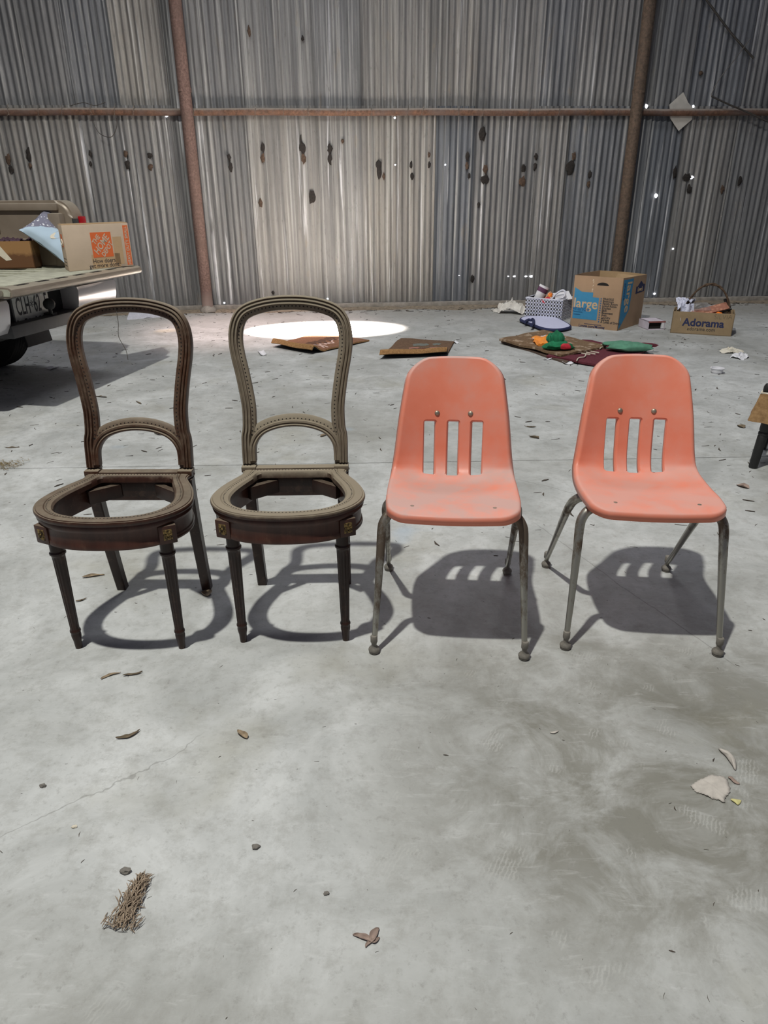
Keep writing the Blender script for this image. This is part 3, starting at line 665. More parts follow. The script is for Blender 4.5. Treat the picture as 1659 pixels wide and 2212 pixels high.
plastic_chair('orange plastic school chair with shiny chrome legs, rightmost of the row', (0.762, 1.713, 0), R(-5.0), M_coral2, M_steel2)

# ================================================================ PICKUP TRUCK (tailgate down)
n = NT('tan_paint', 0.38, 0.25); f = n.noise(6); f2 = n.noise(40, None, 5, 0.75); up = n.normal()[2]
c = n.mix(n.ramp(f, 0.3, 0.7), srgb(132, 120, 106), srgb(146, 134, 120)); c = n.mix(n.math('MULTIPLY', n.ramp(n.math('ADD', up, f2), 0.9, 1.5), 0.55), c, srgb(168, 162, 146)); n.color(c); M_tanp = n.m
M_bed = plain('dusty_bed', srgb(158, 158, 142), 0.9, var=0.2, scale=18)
M_frame = plain('underbody', srgb(30, 30, 30), 0.8, var=0.2)
M_bump = NT('bumper_white', 0.22, 0.35).color(srgb(205, 202, 204)).m
M_dplast = plain('dark_bumper_plastic', srgb(52, 52, 54), 0.6)
M_tire = plain('tire_rubber', srgb(26, 26, 25), 0.85, var=0.3)
M_rim = plain('wheel_rim', srgb(110, 110, 110), 0.4, 0.7)
M_lens = NT('red_lens', 0.12).color(srgb(150, 14, 24)).m
M_plate = plain('plate_white', srgb(170, 172, 168), 0.5, var=0.12)
M_glass = NT('dark_glass', 0.05).color((0.02, 0.02, 0.022)).m
TL = Vector((-2.38, 4.846, 0)); TR = math.atan2(-.2, .98)
tr = thing('pickup_truck', 'tan pickup truck with lowered tailgate at the left edge', 'truck', TL, TR)
def tb(name, mat, x0, x1, y0, y1, z0, z1, bev=0.006, par=None):
    bm = B(); box(bm, x0, x1, y0, y1, z0, z1, bev); return obj(name, bm, mat, par or tr, 40)
# tailgate lying flat
gs = [(0.0, .735), (0.0, .787), (.03, .790), (.40, .790), (.435, .788), (.452, .778), (.458, .760), (.452, .742), (.43, .733), (.40, .730)]
bm = B(); loft(bm, [[Vector((x, y, z)) for x, z in gs] for y in (-.71, -.69, .69, .71)]); gate = obj('tailgate', bm, M_tanp, tr, 40)
tb('gate_liner', M_bed, .015, .375, -.66, .66, .786, .7925, .002, gate)
for k in range(7):
    y = -.60 + k*.19; tb('gate_slot', M_hole, .385, .415, y, y + .10, .789, .7915, .001, gate)
bm = B(); prism(bm, [Vector((x, -.7105, z)) for x, z in ((.33, .742), (.44, .742), (.445, .765), (.43, .78), (.33, .782))], Vector((0, -.003, 0))); obj('gate_end_cap', bm, M_bed, gate)
bm = B(); lathe(bm, [(.016, 0), (.016, .006), (.008, .009), (.0005, .009)], 14, frame((.385, -.7135, .760), (1, 0, 0), (0, 0, 1))); obj('gate_pin', bm, M_rivet, gate, 40)
# load bed
tb('bed_floor', M_bed, -1.95, -.004, -.66, .66, .735, .775, .004)
for k in range(9):
    y = -.6 + k*.15; tb('floor_rib', M_bed, -1.9, -.03, y - .025, y + .025, .774, .784, .003)
for s in (-1, 1):
    y0, y1 = s*.655, s*.81
    prof = [(-1.98, .56), (-1.98, 1.235)] + [(-.13 + .12*math.sin(a), 1.115 + .12*math.cos(a)) for a in [k*PI/2/8 for k in range(9)]] + [(-.010, .56)]
    wheel = [(-.55, .56)] + [(-.92 + .37*math.cos(a), .56 + .16*math.sin(a)) for a in [k*PI/10 for k in range(1, 10)]] + [(-1.29, .56)]
    bm = B(); prism(bm, [Vector((x, y0, z)) for x, z in prof + [(-.55, .56)] + wheel[1:-1] + [(-1.29, .56)]], Vector((0, y1 - y0, 0)))
    es = [e for e in bm.edges if abs(e.verts[0].co.y - e.verts[1].co.y) < 1e-5 and min(e.verts[0].co.z, e.verts[1].co.z) > 1.0]
    bmesh.ops.bevel(bm, geom=es, offset=.022, segments=3, affect='EDGES'); bmesh.ops.triangulate(bm, faces=[f_ for f_ in bm.faces if len(f_.verts) > 4])
    sp = obj('side_panel', bm, M_tanp, tr, 35)
    a, b_ = sorted((s*.60, s*.66)); tb('inner_panel', M_tanp, -1.9, -.13, a, b_, .775, .975, .02, sp)
    a, b_ = sorted((s*.63, s*.66)); tb('inner_lip', M_tanp, -1.9, -.10, a, b_, 1.165, 1.215, .012, sp)
    a, b_ = sorted((s*.645, s*.66)); tb('stamped_recess', M_tanp, -1.15, -.62, a, b_, 1.01, 1.10, .012, sp)
    a, b_ = sorted((s*.585, s*.66)); tb('bed_post', M_tanp, -.16, -.06, a, b_, .78, 1.15, .02, sp)
    a, b_ = sorted((s*.66, s*.73)); tb('latch_pocket', M_frame, -.011, -.004, a, b_, .80, 1.11, .002, sp)
    bm = B(); lathe(bm, [(.018, 0), (.018, .02), (.009, .026), (.0005, .026)], 14, frame((-.006, s*.695, 1.06), (0, 1, 0), (0, 0, 1))); obj('striker_bolt', bm, M_rivet, sp, 40)
    a, b_ = sorted((s*.735, s*.815)); tb('tail_light', M_lens, -.06, .004, a, b_, .90, 1.125, .01)
    # wheel house, tyre, rim
    a, b_ = sorted((s*.42, s*.66)); tb('wheel_house', M_tanp, -1.32, -.55, a, b_, .775, .95, .05)
    M = frame((-.92, s*.62, .345), (1, 0, 0), (0, 0, 1)) if s < 0 else frame((-.92, s*.62, .345), (0, 0, 1), (1, 0, 0))
    bm = B(); lathe(bm, [(.20, -.09), (.26, -.105), (.31, -.105), (.338, -.085)] + [(.345 if k % 2 else .338, -.075 + k*.0166) for k in range(10)] + [(.338, .085), (.31, .105), (.26, .105), (.20, .09)], 48, M, cap=False); w = obj('tire', bm, M_tire, tr, 30)
    bm = B(); lathe(bm, [(.205, -.085), (.19, -.06), (.185, .05), (.20, .085), (.17, .06), (.06, .04), (.055, .06), (.001, .06)], 28, M, cap=False); obj('rim', bm, M_rim, w, 30)
    bm = B(); box(bm, -.012, .012, -.15, .15, .20, .50, .006, Matrix.Translation((-.44, s*.64, 0)) @ Matrix.Rotation(R(-10), 4, 'Y')); obj('mud_flap', bm, M_frame, tr, 40)
tb('bulkhead', M_tanp, -2.0, -1.95, -.80, .80, .60, 1.20)
cabp = [(-2.04, .50), (-2.04, 1.24), (-2.12, 1.72), (-3.1, 1.74), (-3.5, 1.24), (-4.6, 1.12), (-4.7, .45)]
bm = B(); prism(bm, [Vector((x, -.80, z)) for x, z in cabp], Vector((0, 1.60, 0))); bmesh.ops.bevel(bm, geom=list(bm.edges), offset=.05, segments=2, affect='EDGES'); obj('cab', bm, M_tanp, tr, 35)
bm = B(); prism(bm, [Vector((-2.062, -.60, 1.30)), Vector((-2.062, .60, 1.30)), Vector((-2.118, .55, 1.62)), Vector((-2.118, -.55, 1.62))], Vector((-.01, 0, 0))); obj('rear_window', bm, M_glass, tr)
tb('chassis', M_frame, -4.2, -.03, -.42, .42, .40, .62, .02)
tb('rear_valance', M_dplast, -.05, .02, -.70, .70, .56, .735, .005)
for s in (-1, 1):
    M = frame((-3.75, s*.66, .345), (1, 0, 0), (0, 0, 1))
    bm = B(); lathe(bm, [(.20, -.09), (.30, -.105), (.338, -.085), (.345, 0), (.338, .085), (.30, .105), (.20, .09)], 32, M); obj('tire', bm, M_tire, tr, 30)
# step bumper with recessed middle
def bsec(y): return [Vector((x, y, z)) for x, z in ((.03, .475), (.03, .69), (.16, .695), (.205, .685), (.215, .66), (.205, .58), (.19, .52), (.17, .49), (.12, .475))]
bp = [( .74, .25, 'far'), (-.74, -.46, 'near')]
for ya, yb, _ in bp:
    bm = B(); loft(bm, [bsec(ya), bsec(ya*0.98 + yb*.02), bsec(yb)]); bmesh.ops.scale(bm, vec=(.93, 1, 1), verts=[v for v in bm.verts if abs(v.co.y - ya) < .001]); obj('bumper_end', bm, M_bump, tr, 40)
tb('bumper_step', M_dplast, .03, .21, -.47, .26, .455, .535, .012)
tb('bumper_recess', M_frame, .02, .075, -.46, .25, .53, .70, .004)
tb('bumper_top', M_dplast, .03, .17, -.46, .26, .682, .697, .004)
pl = tb('license_plate', M_plate, .124, .128, -.320, .035, .530, .700, .002)
text_mesh('CLH', .150, M_ink, pl, frame((.1286, -.228, .615), (0, 1, 0), (0, 0, 1)), sx=.47, bold=.002)
text_mesh('*', .10, M_ink, pl, frame((.1286, -.143, .603), (0, 1, 0), (0, 0, 1)), sx=.8)
text_mesh('62  5', .150, M_ink, pl, frame((.1286, -.052, .615), (0, 1, 0), (0, 0, 1)), sx=.47, bold=.002)
for k in range(9): tb('plate_dirt', M_frame, .1275, .1292, -.31 + k*.036, -.31 + k*.036 + rnd.uniform(.008, .026), .530, .530 + rnd.uniform(.004, .012), 0, pl)
tb('plate_bracket', M_dplast, .07, .124, -.33, .045, .52, .705, .004)
bm = B(); lathe(bm, [(.012, -.05), (.012, -.02)] + [(.038*math.cos(a), .038*math.sin(a) + .012) for a in [(-50 + 14*k)*PI/180 for k in range(11)]], 18, Matrix.Translation((.180, -.040, .595))); obj('hitch_ball', bm, M_frame, tr, 50)
tb('hitch_receiver', M_frame, .02, .195, -.045, .005, .47, .55, .006)
def tw(x, y, z): return tr_m @ Vector((x, y, z))
tr_m = Matrix.Translation(TL) @ Matrix.Rotation(TR, 4, 'Z')

# ================================================================ BOXES AND OTHER LOAD ON THE TAILGATE
ZG = .793
bl = fl(150, 587, ZG); br = fl(289, 574, ZG); e1 = (br - bl); L1 = e1.length; yaw1 = math.atan2(e1.y, e1.x); D1 = .20; H1 = at_y(131, 487, bl.y).z - ZG
cb = thing('moving_box', 'small cardboard moving box with orange square logo on the tailgate', 'box', (bl.x, bl.y, ZG), yaw1)
SK = Matrix(((1, .5, 0, 0), (0, 1, 0, 0), (0, 0, 1, 0), (0, 0, 0, 1)))          # the carton is racked out of square
bm = B(); box(bm, 0, L1, 0, D1, 0, H1, .004, SK); body = obj('carton', bm, M_card, cb, 40)
bm = B(); box(bm, .004, L1 - .004, .005, D1/2 - .002, H1, H1 + .004, .001, SK); obj('top_flap', bm, M_cardin, cb)
bm = B(); box(bm, .004, L1 - .004, D1/2 + .002, D1 - .005, H1, H1 + .004, .001, SK); obj('top_flap', bm, M_cardin, cb)
FY = -.0006
def fr(x, z): return frame((x, FY, z), (1, 0, 0), (0, 0, 1))
ls = L1*.30; cx, cz = L1*.545, H1*.54; hs = ls*.52
bm = B(); box(bm, cx - hs, cx + hs, FY - .0004, .001, cz - hs, cz + hs); lg = obj('logo_square', bm, M_orange, cb)
Mr = frame((cx, FY - .0008, cz), (1, 0, 1), (-1, 0, 1))
text_mesh('THE', .046, M_card, lg, Mr @ Matrix.Translation((-.004, .052, 0)), bold=.0010, sx=.85)
text_mesh('HOME', .066, M_card, lg, Mr @ Matrix.Translation((0, .002, 0)), bold=.0012, sx=.82)
text_mesh('DEPOT', .046, M_card, lg, Mr @ Matrix.Translation((.004, -.048, 0)), bold=.0010, sx=.80)
text_mesh('How doers', .040, M_ink, cb, fr(cx, cz - hs - .024))
text_mesh('get more done.', .040, M_ink, cb, fr(cx, cz - hs - .054))
bm = B(); box(bm, L1*.905, L1*.985, FY - .0004, .001, H1*.03, H1*.95); sp_ = obj('orange_stripe', bm, M_orange, cb)
text_mesh('HEAVY DUTY SMALL', .034, M_card, sp_, frame((L1*.945, FY - .0008, H1*.48), (0, 0, 1), (-1, 0, 0)), bold=.0006, sx=.82)
for (x0, x1, z0, z1) in ((L1*.36, L1*.80, .005, H1*.33), (L1*.72, L1*.86, .02, H1*.70)):
    bm = B(); box(bm, x0, x1, FY*.5, .001, z0, z1); obj('tape_strip', bm, M_tape, cb)
bm = B(); box(bm, -.0010, .001, D1*.30, D1*.66, H1*.52, H1*.80, 0, SK); obj('side_logo', bm, M_orange, cb)
bm = B(); tube(bm, [SK @ Vector((-.0012, D1*.5 + .035*math.cos(a), H1*.62 + .018*math.sin(a))) for a in [k*2*PI/16 for k in range(16)]], .006, 6, loop=True); obj('hand_hole_rim', bm, M_cream, cb, 60)
for k in range(3): bm = B(); box(bm, -.0010, .001, D1*.2, D1*.8, .03 + k*.022, .034 + k*.022, 0, SK); obj('print_line', bm, M_ink, cb)

# pillow leaning behind the box
n = NT('bird_print_fabric', 0.9); o_ = n.co('Object', loc=(0, 0, 0)); xs = n.xyz(o_); vor = n.voro(38, o_)
wob = n.math('MULTIPLY', n.math('SUBTRACT', n.noise(9, o_), 0.5), 0.10)
d1 = n.math('ADD', n.math('SUBTRACT', n.math('ADD', xs[0], xs[1]), 0.02), wob)
c = n.mix(n.ramp(d1, -0.005, 0.005), srgb(168, 188, 204), srgb(112, 112, 128))
c = n.mix(n.math('MULTIPLY', n.ramp(vor, 0.30, 0.26), n.ramp(d1, 0.0, 0.02)), c, srgb(206, 208, 214))
d2 = n.math('ADD', n.math('ABSOLUTE', n.math('ADD', n.math('SUBTRACT', xs[0], xs[1]), 0.22)), n.math('MULTIPLY', wob, 0.8))
c = n.mix(n.math('MULTIPLY', n.ramp(d1, 0.16, 0.17), n.ramp(d2, 0.055, 0.05)), c, srgb(40, 40, 46))
n.color(c); n.bump(n.noise(160), 0.001); M_pil = n.m
def pillow(u, v):
    a, b = 2*u - 1, 2*v - 1; k = max(0.0, (1 - a**4)*(1 - b**4))
    pinch = 1 - .10*(1 - a*a)*(b*b) ; pin2 = 1 - .10*(1 - b*b)*(a*a)
    return Vector((a*.215*pin2, b*.215*pinch, .065*k**.55 + .006*noise.noise((a*3, b*3, 1))))
V1, F1 = sheet(pillow, 22, 22); nV = len(V1)
Vb = [(x, y, -z*.8) for x, y, z in V1]; Fb = [tuple(k + nV for k in f[::-1]) for f in F1]
pp = fl(127, 578, ZG); pil = obj('pillow', (V1 + Vb, F1 + Fb), M_pil, None, 60)
RV = Vector((.89, .45, 0)); UV_ = Vector((-.16, .31, .937)); AW = Vector((-.45, .89, 0)); ey_ = (UV_*.69 - RV*.72).normalized(); ex_ = RV*.75 + UV_*.40 + AW*.55; ex_ = (ex_ - ey_*ex_.dot(ey_)).normalized(); pc = pp + (ex_ + ey_)*.178 + Vector((.035, .05, .02))
pil.matrix_world = frame(pc, ex_, ey_)
pil.scale = (.84, .84, .84)
tag(pil, 'light blue bird-print pillow leaning behind the small moving box', 'pillow')
bm = B()
for (cx_, cy_, rx, ry) in ((-.045, -.03, .085, .030), (.02, -.055, .05, .028)):
    k = len(bm.verts); pts = [Vector((cx_ + rx*math.cos(a), cy_ + ry*math.sin(a) - .3*rx*math.cos(a), 0)) for a in [j*2*PI/18 for j in range(18)]]
    for p in pts: p.z = pillow((p.x/.215 + 1)/2, (p.y/.215 + 1)/2).z + .0015
    bm.faces.new([bm.verts.new(p) for p in pts])
obj('white_bird_print', bm, M_cream, pil)
bm = B(); pts = [Vector((.05 + .024*math.cos(a), -.082 + .014*math.sin(a), 0)) for a in [j*2*PI/12 for j in range(12)]]
for p in pts: p.z = pillow((p.x/.215 + 1)/2, (p.y/.215 + 1)/2).z + .002
bm.faces.new([bm.verts.new(p) for p in pts]); obj('red_print', bm, M_red, pil)

# stained brown carton with dried flowers
n = NT('stained_cardboard', 0.9); o_ = n.co(); f = n.noise(9, o_, 5, 0.7); xs = n.xyz(o_)
c = n.mix(n.ramp(n.math('ADD', xs[2], n.math('MULTIPLY', f, 0.12)), 0.14, 0.17), srgb(98, 66, 40), srgb(146, 110, 70)); c = n.mix(n.ramp(f, .6, .7), c, srgb(60, 42, 28)); n.color(c); M_stain = n.m
bc = fl(77, 577, ZG); eb = Vector((math.cos(R(8)), math.sin(R(8)), 0))
sc = thing('stained_carton', 'brown water-stained carton at the left edge in the truck bed', 'box', (bc.x, bc.y, ZG - .008), R(8))
bm = B()
for q in ((-.46, 0, 0, .008, 0, .185), (-.46, 0, .292, .30, 0, .185), (-.008, 0, 0, .30, 0, .185), (-.46, -.452, 0, .30, 0, .185), (-.46, 0, 0, .30, 0, .008)): box(bm, *q)
obj('carton', bm, M_stain, sc)
bm = B()
for x0, x1, dz in ((-.20, -.09, .06),): prism(bm, [Vector((x0 - .10, -.001, .18)), Vector((x1 - .14, -.001, .18)), Vector((x1 - .06, -.001, .06)), Vector((x1 - .10, -.001, .055)), Vector((x0 - .06, -.001, .12))], Vector((0, -.001, 0)))
obj('torn_label', bm, M_cream, sc)
M_dry = plain('dry_flowers', srgb(66, 46, 58), 0.95, var=0.5, scale=50)
V, F = sheet(lambda u, v: Vector((-.44 + .42*u, .02 + .26*v, .172 + .035*noise.noise((u*14, v*9, 3)) + .012)), 40, 24)
o = obj('dried_stalks', (V, F), M_dry, sc); o['kind'] = 'stuff'

# ================================================================ FLOOR CLUTTER BY THE WALL
def mat_fab(name, a, b, spots=None, scale=70):
    n = NT(name, 0.97); f = n.noise(scale, None, 5, 0.8); g = n.noise(7)
    c = n.mix(n.ramp(f, .35, .65), a, b)
    if spots: c = n.mix(n.math('MULTIPLY', n.ramp(n.noise(11, n.co(loc=(2, 1, 0)), 3), .56, .62), n.ramp(f, .35, .5)), c, spots)
    n.color(c); n.bump(f, 0.006, 1.0); return n.m
M_coir = mat_fab('coir', srgb(116, 78, 56), srgb(150, 108, 82)); M_coirl = mat_fab('coir_edge', srgb(122, 88, 52), srgb(170, 130, 84))
M_coir2 = mat_fab('dark_coir', srgb(84, 62, 46), srgb(120, 94, 72)); M_rub = plain('mat_rubber', srgb(34, 34, 36), 0.8)
def doormat(label, A_, B_, C_, D_, roll, mt, me, rad):
    """A,B back corners, C,D front corners (right, left) on the floor; the front end humps and curls down"""
    t = thing('doormat', label, 'doormat', ((A_ + B_ + C_ + D_)/4), 0.0, None); o0 = t.location.copy()
    Ld = ((A_ - D_).length + (B_ - C_).length)/2; fw = ((D_ - A_) + (C_ - B_)).normalized()
    def prof_(v):
        flat = Ld - roll
        s = v*(Ld + roll*0.35)
        if s <= flat: return s, 0.004 + .006*math.sin(s*9)**2
        k = (s - flat)/(roll*1.35); a = k*PI*1.22
        return flat + roll*(.92*k + .10*math.sin(a)), .004 + rad*(1 - math.cos(min(a*1.25, PI*1.62)))
    def fn(u, v):
        d, z = prof_(v); p = A_.lerp(B_, u); q = D_.lerp(C_, u); ln = (q - p).length
        return p + (q - p).normalized()*(d*ln/Ld) + Vector((0, 0, z + .012 + .010*noise.noise((u*2.5, v*2, rad*99)))) - o0
    V, F = sheet(lambda u, v: fn(1 - u, v), 24, 56, .012)
    me_ = obj('mat_body', (V, F), None, t, 50, mats=[mt, me, M_rub])
    nt = 24*56
    for i, pl_ in enumerate(me_.data.polygons):
        if i < nt: pl_.material_index = 1 if i//24 > 40 else 0
        elif i < 2*nt: pl_.material_index = 2
        else: pl_.material_index = 1
    return t, (lambda u, v: fn(u, v) + Vector((0, 0, .0015)))
A_, B_, C_, D_ = fl(690, 721), fl(798, 738), fl(668, 768), fl(582, 752)
dm, sf = doormat('brown coir doormat with white script, nearest the sunlit patch', A_, B_, C_, D_, .20, M_coir, M_coirl, .030)
def strip(pts, w, mat, parent, sfn, name):
    bm = B(); P = spline([Vector((u, v, 0)) for u, v in pts], 6); rows = []
    for i, p in enumerate(P):
        t_ = (P[min(i + 1, len(P) - 1)] - P[max(i - 1, 0)]).normalized(); s_ = Vector((-t_.y, t_.x, 0))
        a = p + s_*w; b = p - s_*w; rows.append((bm.verts.new(sfn(a.x, a.y)), bm.verts.new(sfn(b.x, b.y))))
    for i in range(len(rows) - 1): bm.faces.new((rows[i][0], rows[i][1], rows[i + 1][1], rows[i + 1][0]))
    return obj(name, bm, mat, parent)
M_mw = plain('mat_white_print', srgb(206, 176, 164), 0.95, var=0.1, scale=90); M_mk = plain('mat_black_print', srgb(62, 50, 46), 0.95, var=0.2, scale=90)
for k in range(11): strip([(.40 - .10*(k % 2)*.3, .68 - k*.052), (.50, .665 - k*.052), (.56 + .05*(k % 3), .68 - k*.052)], .010, M_mk, dm, sf, 'print_stroke')
strip([(.80, .66), (.66, .68), (.60, .63), (.68, .58), (.80, .60), (.90, .64)], .012, M_mw, dm, sf, 'script_stroke')
strip([(.93, .60), (.78, .56), (.66, .54), (.64, .50), (.74, .49), (.66, .46), (.74, .44), (.66, .41), (.76, .39), (.64, .33), (.60, .27)], .011, M_mw, dm, sf, 'script_stroke')
strip([(.80, .30), (.74, .27), (.80, .23), (.84, .20)], .016, M_mw, dm, sf, 'script_stroke')
strip([(.64, .22), (.66, .17)], .022, M_mw, dm, sf, 'script_stroke')
A2, B2, C2, D2 = fl(866, 734), fl(981, 741), fl(964, 772), fl(818, 779)
dm2, sf2 = doormat('dark brown doormat with curled front edge, behind the first orange chair', A2, B2, C2, D2, .17, M_coir2, M_coirl, .030)
M_pg = plain('faded_grey_print', srgb(104, 108, 102), 0.95, var=0.2, scale=90); M_pp = plain('faded_pink_print', srgb(170, 116, 104), 0.95, var=0.2, scale=90); M_mar = plain('maroon_band', srgb(112, 34, 50), 0.95, var=.15, scale=80)
strip([(.34, .34), (.44, .30), (.52, .33), (.58, .28)], .05, M_pg, dm2, sf2, 'print_motif'); strip([(.68, .32), (.74, .28), (.80, .30)], .04, M_pg, dm2, sf2, 'print_motif')
strip([(.32, .50), (.40, .47), (.48, .50)], .030, M_pp, dm2, sf2, 'print_motif'); strip([(.66, .50), (.74, .46), (.80, .48)], .025, M_pp, dm2, sf2, 'print_motif')
strip([(.62, .80), (.62, .86), (.62, .92)], .055, M_mar, dm2, sf2, 'maroon_patch')

def rug(name, label, cat, px, th, mat, z0, amp, seed, nu=26, nv=18, parent=None, sm=60):
    A_, B_, C_, D_ = [fl(x, y, z0) for x, y in px]; cen = (A_ + B_ + C_ + D_)/4
    def fn(u, v):
        p = A_.lerp(B_, u).lerp(D_.lerp(C_, u), v); k = min(u, 1 - u, v, 1 - v)
        w = Vector((noise.noise((u*3, v*3, seed)), noise.noise((u*3, v*3, seed + 7)), 0))*.02*(1 if k < .1 else .3)
        return p + w + Vector((0, 0, th + max(-th*.5, amp*noise.noise((u*4 + seed, v*4, 1))))) - cen
    V, F = sheet(lambda u, v: fn(u, 1 - v), nu, nv, th); o = obj(name, (V, F), mat, parent, sm, cen)
    if label: tag(o, label, cat)
    return o
M_rugb = mat_fab('brown_rug', srgb(100, 78, 56), srgb(134, 108, 80), srgb(176, 156, 134)); M_rugd = mat_fab('dark_rug', srgb(78, 62, 52), srgb(104, 86, 74))
M_burg = mat_fab('burgundy_rug', srgb(84, 30, 42), srgb(108, 44, 56))
rug('underlay_rug', 'dark brown rug lying lowest of the rug pile', 'rug', [(1115, 727), (1262, 757), (1222, 787), (1082, 740)], .014, M_rugd, .0, .006, 3)
rug('burgundy_rug', 'burgundy rug with pale line pattern sticking out of the rug pile', 'rug', [(1258, 737), (1400, 757), (1330, 798), (1180, 772)], .016, M_burg, .012, .010, 5)
rug('patterned_rug', 'brown rug with pale flecks, topmost of the rug pile', 'rug', [(1174, 716), (1308, 752), (1212, 771), (1078, 736)], .018, M_rugb, .030, .012, 8)
bo = [o for o in S.objects if o.name == 'burgundy_rug'][0]
def on(px, z): p = fl(px[0], px[1], z); return p
for P in ([(1296, 744), (1311, 746), (1300, 750), (1296, 753)], [(1266, 765), (1262, 771), (1250, 773), (1246, 779)], [(1256, 763), (1275, 766)], [(1266, 761), (1286, 765)], [(1276, 759), (1294, 762)]):
    bm = B(); tube(bm, [on(p, .046) - bo.location for p in spline([Vector((a, b, 0)) for a, b in P], 4)] if 0 else [on((p.x, p.y), .044) - bo.location for p in spline([Vector((a, b, 0)) for a, b in P], 4)], .0045, 5)
    obj('pale_line', bm, M_cream, bo, 60)
def crumple(name, label, cat, loc, size, mat, seed, amp=.5, sub=3, group=None, sharp=True, parent=None):
    bm = B(); bmesh.ops.create_icosphere(bm, subdivisions=sub, radius=1)
    for v in bm.verts:
        q = v.co.copy(); d = 1 + amp*noise.noise(q*1.7 + Vector((seed*5.3, 0, 0))) + amp*.5*noise.noise(q*4.1 + Vector((0, seed*3.1, 0)))
        v.co = Vector((q.x*size[0]*d, q.y*size[1]*d, max(-size[2]*.72, q.z*size[2]*d) + size[2]*.72))
    o = obj(name, bm, mat, parent, 30 if sharp else 60, loc)
    if label: tag(o, label, cat, group)
    return o
M_orp = NT('orange_packet', 0.4); f = M_orp.noise(9, None, 2); M_orp.color(M_orp.mix(M_orp.ramp(f, .62, .65), srgb(244, 150, 58), srgb(240, 230, 222))); M_orp = M_orp.m
M_rib = NT('green_rib_knit', 0.95); wv = M_rib.n.new('ShaderNodeTexWave'); wv.inputs['Scale'].default_value = 28; wv.inputs['Distortion'].default_value = 1.5; M_rib.l(M_rib.tc.outputs['Object'], wv.inputs[0])
M_rib.color(M_rib.mix(wv.outputs[1], srgb(14, 84, 54), srgb(30, 124, 84))); M_rib.bump(wv.outputs[1], .006); M_rib = M_rib.m
p = on((1178, 741), .055); pk = rug('snack_packet', 'orange and white packet lying on the brown rug', 'packet', [(1148, 733), (1212, 724), (1196, 745), (1164, 747)], .022, M_orp, .052, .03, 12, 14, 12)
rug('paper_slip', 'white paper slip under the orange packet', 'paper', [(1166, 728), (1196, 722), (1222, 730), (1200, 738)], .004, M_white, .052, .02, 15, 8, 8)
gh = thing('knit_stocking', 'green knitted stocking with red patch on the rug pile', 'clothing', on((1206, 754), .052), 0)
crumple('knit_foot', None, None, (0, 0, 0), (.115, .065, .042), M_green, 3, .45, 3, sharp=False, parent=gh)
crumple('ribbed_cuff', None, None, (-.015, .05, .015), (.072, .06, .072), M_rib, 5, .35, 3, sharp=False, parent=gh)
crumple('red_patch', None, None, (.045, -.045, .008), (.048, .028, .030), M_red, 4, .25, 3, sharp=False, parent=gh)
tc_ = thing('cloth_bag', 'faded green cloth bag at the end of the burgundy rug', 'bag', on((1360, 757), .035), 0)
crumple('cloth', None, None, (0, 0, 0), (.19, .085, .04), M_teal, 9, .2, 3, sharp=False, parent=tc_)
crumple('folded_top', None, None, (-.06, .12, .02), (.15, .06, .022), M_teal, 10, .2, 3, sharp=False, parent=tc_)
crumple('red_trim', None, None, (.14, .06, .015), (.12, .02, .022), M_burg, 11, .3, 2, parent=tc_)

# ---------------------------------------------------------------- woven hamper and contents
hA, hB = fl(1133, 687), fl(1212, 694); e = hB - hA; HL = e.length; hy = math.atan2(e.y, e.x); HD = .30; HH = at_y(1133, 643, hA.y).z
hm = thing('woven_hamper', 'black and white woven basket full of odds and ends by the large box', 'basket', hA, hy)
M_bw = NT('black_strap', .5).color(srgb(24, 24, 30)).m; M_ww = plain('white_strap', srgb(206, 208, 220), .5, var=.05); M_gw = plain('grey_strap', srgb(128, 132, 152), .5, var=.1)
bm = B()
for q in ((0, HL, 0, .006), (0, HL, HD - .006, HD), (0, .006, 0, HD), (HL - .006, HL, 0, HD)): box(bm, q[0], q[1], q[2], q[3], 0, HH)
box(bm, 0, HL, 0, HD, 0, .006); obj('basket_wall', bm, M_bw, hm)
NX, NZ = 13, 6; cw = HL/NX; ch = HH/NZ; bmw, bmg = B(), B()
for i in range(NX*2):
    for j in range(NZ*2):
        x, z = (i + .5)*cw/2, (j + .5)*ch/2
        if i % 2 == 0 and j % 2 == 0: continue
        box(bmw if (i + j) % 2 else bmg, x - cw*.24, x + cw*.24, -.004 if (i + j) % 2 else -.001, .001, z - ch*.22, z + ch*.22)
ND = 9; cw2 = HD/ND
for i in range(ND*2):
    for j in range(NZ*2):
        y, z = (i + .5)*cw2/2, (j + .5)*ch/2
        if i % 2 == 0 and j % 2 == 0: continue
        for X in (0, HL): box(bmw if (i + j) % 2 else bmg, X - .004, X + .004, y - cw2*.22, y + cw2*.22, z - ch*.2, z + ch*.2)
o = obj('white_weave', bmw, M_ww, hm); o['kind'] = 'stuff'; o = obj('grey_weave', bmg, M_gw, hm); o['kind'] = 'stuff'
bm = B(); tube(bm, [(0, 0, HH), (HL, 0, HH), (HL, HD, HH), (0, HD, HH)], .008, 8, loop=True); obj('rim', bm, M_ww, hm, 60)
hM = Matrix.Translation(hA) @ Matrix.Rotation(hy, 4, 'Z')
def hp(x, y, z): return hM @ Vector((x, y, z))
obj_fill = B(); box(obj_fill, .01, HL - .01, .01, HD - .01, .01, HH*.72); M_fill = plain('cloth_heap', srgb(110, 106, 112), .95, var=.3); o = obj('cloth_heap', obj_fill, M_fill, hm); o['kind'] = 'stuff'
cupM = frame(hp(.075, .12, HH*.74), (.9, 0, -.42), (0, 1, 0)); cup = thing('paper_cup', 'white paper cup with purple band in the woven basket', 'cup', (0, 0, 0)); cup.matrix_world = cupM
